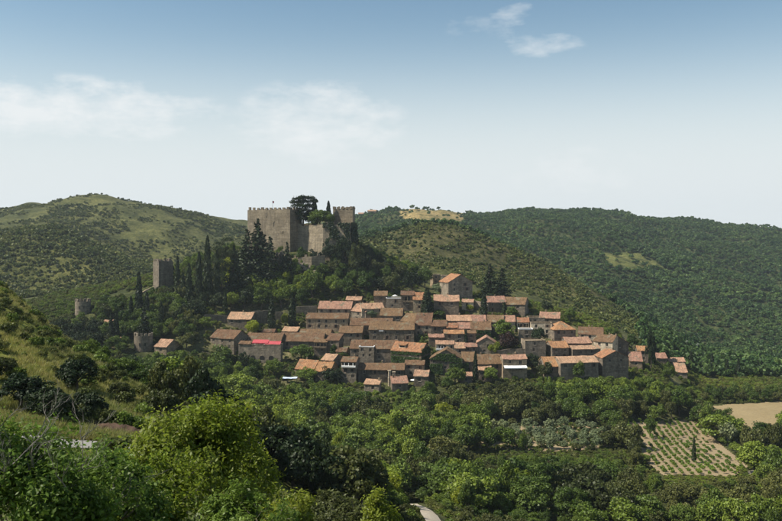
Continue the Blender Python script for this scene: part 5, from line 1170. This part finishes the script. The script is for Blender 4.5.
# ------------------------------------------------------------ foreground trees with real leaves
def fg_tree(name, px_, Y_, top, wpx, mat, leaf, nl, label, seed, bare=0, lean=(0, 0)):
    r = random.Random(seed); g_ = np.random.default_rng(seed); base = gp(px_, Y_); Ht = (HZ - top) / F * Y_ - base.z; R0 = wpx / 2 / F * Y_
    root = empty(name, base); b = MB(); tips = []
    def grow(p, d, L, rr, dep):
        q = p + d * L * .5 + Vector((r.uniform(-.1, .1), r.uniform(-.1, .1), r.uniform(-.02, .1))) * L; e = q + (d + Vector((r.uniform(-.3, .3), r.uniform(-.3, .3), r.uniform(-.1, .25)))).normalized() * L * .5
        b.tube([p, q, e], [rr, rr * .78, rr * .55], 6 if dep < 2 else 4)
        if dep >= 2: tips.append((q, e, dep))
        if dep >= 4: return
        for i in range(r.choice((3, 4)) if dep < 3 else 3):
            a = r.uniform(0, 6.28); o_ = Vector((math.cos(a), math.sin(a), r.uniform(-.25, .55))); grow(q.lerp(e, r.uniform(.3, 1)), (d * .55 + o_ * .8).normalized(), L * r.uniform(.55, .78), rr * .5, dep + 1)
    for i in range(5):
        a = 2 * math.pi * i / 5 + r.random(); grow(Vector((math.cos(a) * .25, math.sin(a) * .25, -.3)), Vector((math.cos(a) * .55 * R0 / Ht * 1.5, math.sin(a) * .55 * R0 / Ht * 1.5, 1)).normalized(), Ht * .40, .035 * Ht * .35 + .03, 0)
    ext = max(e.z for _, e, _ in tips); sxy = max(max(abs(e.x), abs(e.y)) for _, e, _ in tips); sc = np.array([R0 / sxy, R0 / sxy, Ht / ext])
    b.v = [(v[0] * sc[0], v[1] * sc[1], v[2] * sc[2]) for v in b.v]; b.build('trunk', M['bark_grey'], root, smooth=True)
    T0 = np.array([[*q] for q, e, _ in tips]) * sc; T1 = np.array([[*e] for q, e, _ in tips]) * sc; ext = Ht; sxy = R0; i = g_.integers(0, len(tips), nl); s = g_.uniform(.25, 1.1, (nl, 1))
    P = T0[i] * (1 - s) + T1[i] * s; P = P + g_.normal(size=P.shape) * (.13 * Ht / 4.5)
    ctr = np.array([0, 0, ext * .55]); Nn = unit(unit(P - ctr) * .5 + np.array([0, 0, .5]) + g_.normal(size=P.shape) * .55)
    V = leaf_quads(g_, P, Nn, leaf, .85, True); add('foliage', mk('foliage', V, mat), None, root)
    if bare:
        bb = MB()
        for k in range(bare):
            a = r.uniform(0, 6.28); q = Vector((math.cos(a) * sxy * r.uniform(.1, .8), math.sin(a) * sxy * r.uniform(.1, .8) - .3 * sxy, ext * r.uniform(.55, .95)))
            def twig(p, d, L, w_, dep):
                pts = [p]
                for m_ in range(4): d = (d + Vector((r.uniform(-.35, .35), r.uniform(-.35, .35), r.uniform(-.2, .3)))).normalized(); pts.append(pts[-1] + d * L / 4)
                bb.tube(pts, [w_, w_ * .85, w_ * .7, w_ * .5, w_ * .25], 4)
                if dep < 2:
                    for m_ in range(4): twig(pts[1 + m_ % 4], (d + Vector((r.uniform(-.9, .9), r.uniform(-.9, .9), r.uniform(-.3, .5)))).normalized(), L * r.uniform(.4, .6), w_ * .55, dep + 1)
            twig(q, Vector((r.uniform(-.2, .9), r.uniform(-.6, .2), r.uniform(.3, 1))).normalized(), r.uniform(.6, 1.1), .014, 0)
        tag(bb.build('bare_twigs', M['bark_grey'], root), kind='stuff')
    tag(root, label, 'tree'); return root
fg_tree('foreground_tree', 24, 17, 408, 165, 'leaf_front', .060, 27000, 'leafy green tree with bare grey twigs at the lower left corner', 1, 26)
fg_tree('foreground_tree', 92, 20, 444, 140, 'leaf_front', .060, 24000, 'bushy green tree low between the corner tree and the yellow green tree', 2, 10)
fg_tree('foreground_tree', 194, 28, 401, 150, 'leaf_lime', .080, 30000, 'large yellow green tree in the left foreground', 3)
fg_tree('foreground_tree', 150, 23, 456, 140, 'leaf_lime', .066, 22000, 'yellow green tree filling the bottom edge left of centre', 6)
fg_tree('foreground_tree', 246, 33, 436, 84, 'leaf_lime', .085, 12000, 'slim yellow green tree right of the large one', 8)
fg_tree('foreground_tree', 236, 22, 486, 120, 'leaf_front', .064, 16000, 'low green bush tree at the bottom under the slim yellow green tree', 9)
fg_tree('foreground_tree', 379, 46, 488, 50, 'leaf_lime', .11, 8000, 'bright leafy tree at the bottom beside the pale track', 4)
fg_tree('foreground_tree', 284, 38, 492, 76, 'leaf_lime', .095, 8000, 'low yellow green bush tree at the bottom centre left', 5)
fg_tree('foreground_tree', 334, 50, 490, 80, 'leaf_oak', .10, 9000, 'low grey green bush tree at the bottom centre', 7)
# ------------------------------------------------------------ ivy
def ivy(key, faces, n, label, seed):
    g_ = np.random.default_rng(seed); h0 = HOUSES[key]; W, D, Hh = h0['W'], h0['D'], h0['H']; P = []; Nn = []
    for (f_, u0, u1, z0, z1, m) in faces:
        k = int(n * m); u = g_.uniform(u0, u1, k); z = Hh - g_.uniform(z0, z1, k); d = np.abs(g_.normal(size=k)) * .22 + .04
        keep = vnoise(u * 1.0 + 50, z + 9, 1.6, seed) > -.22; u, z, d = u[keep], z[keep], d[keep]
        if f_ == 'f': P.append(np.stack([(u - .5) * W, -d, z], 1)); Nn.append(np.tile([0, -1, .3], (len(u), 1)))
        else: P.append(np.stack([np.full(len(u), W / 2) + d, u * D, z], 1)); Nn.append(np.tile([1, 0, .3], (len(u), 1)))
    P = np.concatenate(P); Nn = unit(np.concatenate(Nn) + g_.normal(size=P.shape) * .5)
    o = add('ivy', mk('ivy', leaf_quads(g_, P, Nn, .17), 'leaf_ivy'), None, None, h0['root'].location, -h0['a']); tag(o, label, 'ivy')
ivy('B8', [('f', 0, 1, .1, 7, 1), ('s', 0, 1, -1.5, 8, 1)], 2600, 'ivy covering the walls under the broad orange red roof', 1)
ivy('C1', [('f', 0, .4, -.5, 8, 1), ('f', .2, .8, -2.5, 2, .7), ('f', .6, 1, -.5, 4, .6)], 2200, 'ivy over the front of the gable house right of the orange red roof', 2)
ivy('C7c', [('f', 0, 1, .1, 4, 1)], 1600, 'ivy hanging on the front wall left of the large round tree', 3)
ivy('C2', [('f', 0, .5, 1, 6, 1)], 700, 'ivy patch on the brown roofed house beside the thin cypress', 4)
g_ = np.random.default_rng(9); P = []; Nn = []
for i in (3, 4):
    a_, c_ = poly[i], poly[i + 1]; nrm = Vector(((c_ - a_).y, -(c_ - a_).x, 0)).normalized(); k = 4200; s = g_.uniform(0, 1, k); z = cz + .8 - g_.uniform(0, 17, k); m_ = (vnoise(s * 30 + i * 40, z, 5, 3) + .6 * vnoise(s * 30 + i * 40, z, 1.7, 4) > -.2 + .25 * (i == 3) * (1 - s)) 
    off = .3 + np.abs(g_.normal(size=k)) * .4 + (cz - z) * 2.2 / 30
    P.append(np.stack([near.x + a_.x + (c_.x - a_.x) * s + nrm.x * off, near.y + a_.y + (c_.y - a_.y) * s + nrm.y * off, z], 1)[m_]); Nn.append(np.tile([nrm.x, nrm.y, .35], (m_.sum(), 1)))
P = np.concatenate(P); Nn = unit(np.concatenate(Nn) + g_.normal(size=P.shape) * .5)
tag(add('ivy', mk('ivy', leaf_quads(g_, P, Nn, .3), 'leaf_dark')), 'dark ivy mantling the right bastion of the castle', 'ivy')
# ------------------------------------------------------------ rocks
def rock(px_, r_, w_, h_, label, seed, Y=None):
    Y = Y or hit(px_, r_, 440, 520); bm = bmesh.new(); bmesh.ops.create_icosphere(bm, subdivisions=4, radius=1); g_ = random.Random(seed); o_ = Vector((g_.uniform(0, 50), g_.uniform(0, 50), g_.uniform(0, 50)))
    from mathutils import noise
    for v in bm.verts:
        p = v.co.copy(); n = noise.fractal(p * 1.3 + o_, 1, 2, 5); s = 1 + .45 * n; f = noise.cell(p * 2.2 + o_) * .16; v.co = Vector((p.x * w_ / 2, p.y * w_ / 2.6, p.z * h_ / 2)) * (s + f)
    me = bpy.data.meshes.new('rock_outcrop'); bm.to_mesh(me); bm.free(); o = add('rock_outcrop', me, M['rock'], None, gp(px_, Y) + Vector((0, 0, h_ * .1)), g_.uniform(-.5, .5)); tag(o, label, 'rock', 'rock outcrops below the castle')
rock(281, 268, 9, 15, 'tallest tan rock outcrop under the corner of the keep', 1); rock(291, 272, 11, 10, 'grey rock outcrop right of the tallest one under the keep', 2); rock(302, 270, 12, 9, 'grey rock face below the low broken wall', 3)
rock(272, 276, 8, 7, 'small rock outcrop left of the tallest one under the keep', 4); rock(158, 300, 6, 6, 'pale rock under the square watchtower', 5); rock(312, 276, 9, 7, 'rock face at the right end of the low broken wall', 6)
# ------------------------------------------------------------ uncountable growth (one object each)
def stuff(name, label, cat, pts, crowns):
    """pts (n,5): x,y,z,width scale,height scale; instances of the crowns"""
    pts = np.array(pts); n = len(pts); g_ = np.random.default_rng(n)
    me = bpy.data.meshes.new(name); me.vertices.add(n); me.vertices.foreach_set('co', pts[:, :3].reshape(-1).astype(np.float32))
    a = me.attributes.new('sc', 'FLOAT_VECTOR', 'POINT'); a.data.foreach_set('vector', np.stack([pts[:, 3], pts[:, 3], pts[:, 4]], 1).reshape(-1).astype(np.float32))
    a = me.attributes.new('rz', 'FLOAT_VECTOR', 'POINT'); a.data.foreach_set('vector', np.stack([np.zeros(n), np.zeros(n), g_.uniform(0, 6.28, n)], 1).reshape(-1).astype(np.float32))
    a = me.attributes.new('pick', 'INT', 'POINT'); a.data.foreach_set('value', g_.integers(0, len(crowns), n).astype(np.int32))
    o = add(name, me); tag(o, label, cat, kind='stuff')
    ng = bpy.data.node_groups.new(name, 'GeometryNodeTree'); ng.interface.new_socket('Geometry', in_out='INPUT', socket_type='NodeSocketGeometry'); ng.interface.new_socket('Geometry', in_out='OUTPUT', socket_type='NodeSocketGeometry')
    gi, go = ng.nodes.new('NodeGroupInput'), ng.nodes.new('NodeGroupOutput'); ins_ = ng.nodes.new('GeometryNodeInstanceOnPoints'); g2 = ng.nodes.new('GeometryNodeGeometryToInstance'); L = ng.links.new
    for c in reversed(crowns):
        oi = ng.nodes.new('GeometryNodeObjectInfo'); oi.inputs['Object'].default_value = c; oi.transform_space = 'ORIGINAL'; L(oi.outputs['Geometry'], g2.inputs[0])
    def attr(nm, ty):
        q = ng.nodes.new('GeometryNodeInputNamedAttribute'); q.data_type = ty; q.inputs[0].default_value = nm; return q.outputs[0]
    L(gi.outputs[0], ins_.inputs['Points']); L(g2.outputs[0], ins_.inputs['Instance']); ins_.inputs['Pick Instance'].default_value = True; L(attr('pick', 'INT'), ins_.inputs['Instance Index'])
    L(attr('rz', 'FLOAT_VECTOR'), ins_.inputs['Rotation']); L(attr('sc', 'FLOAT_VECTOR'), ins_.inputs['Scale']); L(ins_.outputs[0], go.inputs[0])
    md = o.modifiers.new('growth', 'NODES'); md.node_group = ng; return o
def srcs(k): return [o for (kk, _), o in sorted(first.items(), key=lambda q: q[0]) if kk == k]
for k, lb in (('lime', 'mass of yellow green growth in the valley wood'), ('green', 'mass of smaller light green growth filling the valley wood'), ('mid', 'mass of smaller mid green growth filling the valley wood'), ('oak', 'mass of low oak scrub filling the woods'), ('holm', 'mass of dark holm oak scrub in the woods')):
    if stuffpts[k]: stuff('undergrowth', lb, 'undergrowth', stuffpts[k], srcs(k))
stuff('rough_scrub', 'low rough scrub covering the open ground between woods and fields', 'scrub', LOW, srcs('shrub') + srcs('shrubg')); print('low', len(LOW))
# small prototypes seen on the skyline, which the far woods repeat
def far_proto(seed, R, cz_, nc, m, size, mat, px_, Y_, sc, label, name, cat):
    me = crown_round(seed, R, (0, 0, cz_), nc, m, size, mat, zmin=-.3, rl=(.34, .5), up=.4)
    root = empty(name, gp(px_, Y_)); root.scale = (sc, sc, sc); c = add('crown', me, None, root); add('trunk', trunk_mesh(seed, cz_, .22, R[0]), None, root); tag(root, label, cat); return c
SKY = [(742, 1590, 1.0, 'rounded tree on the bare right skyline, left one of the pair'), (752, 1590, .85, 'smaller tree on the bare right skyline, right of the pair'), (607, 1590, 1.1, 'tree sticking out of the right hand skyline above the clearing'), (692, 1590, 1.3, 'large tree on the skyline at the start of the bare ridge'), (412, 1535, 1.15, 'lone dark tree at the left end of the tan ridge field')]
FT = [far_proto(500 + i, (3.2, 3.2, 3.0), 3.6, 16, 14, .62, 'leaf_forest', q[0], q[1], q[2] * 1.1, q[3], 'skyline_tree', 'tree') for i, q in enumerate(SKY)]
SB = [(95, 1140, .9, 'low bush on top of the left hill'), (150, 1140, 1.1, 'bush on the right shoulder of the left hill'), (40, 1140, 1.0, 'low bush on the left flank of the left hill'), (122, 1135, 1.2, 'bush just right of the left hill top')]
FB = [far_proto(520 + i, (2.1, 2.1, 1.4), 1.1, 11, 11, .42, 'leaf_maquis', q[0], q[1], q[2], q[3], 'hilltop_bush', 'bush') for i, q in enumerate(SB)]
def far_scatter(name, label, cat, x0, x1, Y0, Y1, s, smin, smax, src, fn, jit=.5):
    x_, Y_ = jgrid(x0, x1, Y0, Y1, s, g, jit); p_ = CX + F * x_ / Y_; m = (p_ > -90) & (p_ < 880); x_, Y_, p_ = x_[m], Y_[m], p_[m]; z_ = terr(p_, Y_); r_ = HZ - F * z_ / Y_
    m = fn(x_, Y_, p_, r_) & (r_ < min_row(p_, Y_) + 7); x_, Y_, z_ = x_[m], Y_[m], z_[m]; q = g.uniform(smin, smax, len(x_)) * (1 + .5 * vnoise(x_, Y_, 60, 8))
    print(name, len(x_)); stuff(name, label, cat, np.stack([x_, Y_, z_ - .3, q, q * g.uniform(.8, 1.2, len(x_))], 1), src)
vn = lambda x_, Y_, s, k: vnoise(x_, Y_, s, k)
far_scatter('hill_scrub', 'scrub dotting the sunny left hill', 'scrub', -640, 0, 870, 1165, 3.9, .2, 1.15, FB, lambda x_, Y_, p_, r_: (p_ < 345) & (vn(x_, Y_, 70, 11) * 1.2 + vn(x_, Y_, 22, 12) * 1.1 + .15 * g.normal(size=x_.shape) > np.interp(Y_, [870, 950, 1000], [-.4, -.25, -.15])))
far_scatter('hill_scrub', 'dense dark scrub on the spur before the left hill', 'scrub', -480, 0, 540, 880, 3.9, .6, 1.4, FB, lambda x_, Y_, p_, r_: (p_ < 380) & (vn(x_, Y_, 40, 13) + .2 * g.normal(size=x_.shape) > -.48))
far_scatter('hill_scrub', 'scrub over the brownish hillside behind the village', 'scrub', -20, 260, 470, 905, 3.6, .35, 1.1, FB, lambda x_, Y_, p_, r_: (p_ > np.interp(Y_, [470, 520], [470, 370])) & (r_ < np.interp(p_, *VT) - 2) & (p_ < 720) & (vn(x_, Y_, 45, 14) + .8 * vn(x_, Y_, 15, 15) + .2 * g.normal(size=x_.shape) > np.interp(Y_, [480, 560], [-.6, -.26])))
far_scatter('far_wood', 'distant green wood covering the right hand hills', 'wood', -120, 1150, 690, 1625, 6.3, .5, 1.1, FT, lambda x_, Y_, p_, r_: (p_ > 330) & ~(inpoly(p_ + 5 * vn(x_, Y_, 40, 71), r_ + 3 * vn(x_, Y_, 30, 72), [(402, 200), (462, 200), (468, 214), (462, 221), (432, 225), (408, 222), (398, 214)]) & (g.random(x_.shape) > .07)) & ~(inpoly(p_, r_, [(600, 252), (640, 254), (664, 266), (640, 272), (606, 262)]) & (g.random(x_.shape) > .1)) & (vn(x_, Y_, 80, 16) + .3 * g.normal(size=x_.shape) > np.interp(Y_, [700, 1500, 1600], [-.75, -.6, -.35]) + .55 * (p_ > 690) * (Y_ > 1540)))
far_scatter('valley_wood', 'wood on the low ground right of the village', 'wood', 90, 330, 400, 760, 6.0, .7, 1.3, FT, lambda x_, Y_, p_, r_: (p_ > np.interp(Y_, [400, 470, 560, 700], [640, 640, 640, 560])) & (r_ < np.interp(p_, [640, 700, 782], [352, 378, 380])) & (vn(x_, Y_, 40, 17) > -.42))
# grass on the near slope
gg = np.random.default_rng(3); n = 46; a = gg.uniform(0, 6.28, n); q = gg.uniform(0, .32, n); P = np.stack([q * np.cos(a), q * np.sin(a), np.zeros(n)], 1); L_ = gg.uniform(.25, .6, n)[:, None]; d = unit(np.stack([np.cos(a) * .5, np.sin(a) * .5, np.ones(n)], 1) + gg.normal(size=(n, 3)) * .2); s_ = unit(np.cross(d, gg.normal(size=(n, 3)))) * .022
tuft = add('grass_tuft', mk('grass_tuft', np.stack([P - s_, P + s_, P + d * L_ + s_ * .3, P + d * L_ - s_ * .3], 1), 'grass_blade'), None, None, gp(128, 90), 0, (1.4, 1.4, 1.4)); tag(tuft, 'thick tuft of dry grass on the open part of the near slope', 'grass')
x5, Y5 = jgrid(-100, 5, 56, 160, .62, g); p5 = CX + F * x5 / Y5; r5 = HZ - F * terr(p5, Y5) / Y5
m5 = (p5 > -30) & (p5 < np.interp(Y5, [60, 70, 110, 150], [260, 250, 230, 110])) & (r5 < min_row(p5, Y5) + 2) & (vnoise(x5, Y5, 6, 41) > -.22) & ~((Y5 > 63.8) & (Y5 < 68.2)) & ~((Y5 < 75.5) & (p5 > 90) & (p5 < 165) & (Y5 > 62))
xv, Yv = jgrid(-75, -10, 68.0, 72.5, .4, g); pv_ = CX + F * xv / Yv; mv = (pv_ > -40) & (pv_ < 240) & ~((Yv > 71) & (pv_ > 95) & (pv_ < 160)); stuff('verge_grass', 'tall dry grass along the road verge', 'grass', np.stack([xv[mv], Yv[mv], terr(pv_[mv], Yv[mv]) + .1, g.uniform(1.0, 1.8, mv.sum()), g.uniform(.8, 1.7, mv.sum())], 1), [tuft])
stuff('slope_grass', 'dry yellow green grass over the near slope', 'grass', np.stack([x5[m5], Y5[m5], terr(p5[m5], Y5[m5]) - .02, g.uniform(.7, 1.7, m5.sum()), g.uniform(.6, 1.6, m5.sum())], 1), [tuft]); print('grass', m5.sum())
# ------------------------------------------------------------ haze
hb = MB(); hb.box(-3300, 3300, -40, 2650, -140, 75); hz = hb.build('haze', None) if False else add('haze', hb.mesh('haze')); tag(hz, 'thin summer haze in the air', 'haze', kind='stuff')
t = NT('haze'); pv = t.n('ShaderNodeVolumePrincipled'); pv.inputs['Density'].default_value = .00007; pv.inputs['Color'].default_value = (.80, .90, 1, 1); pv.inputs['Anisotropy'].default_value = .2; t.l(pv.outputs[0], t.out.inputs['Volume']); hz.data.materials.append(t.m)
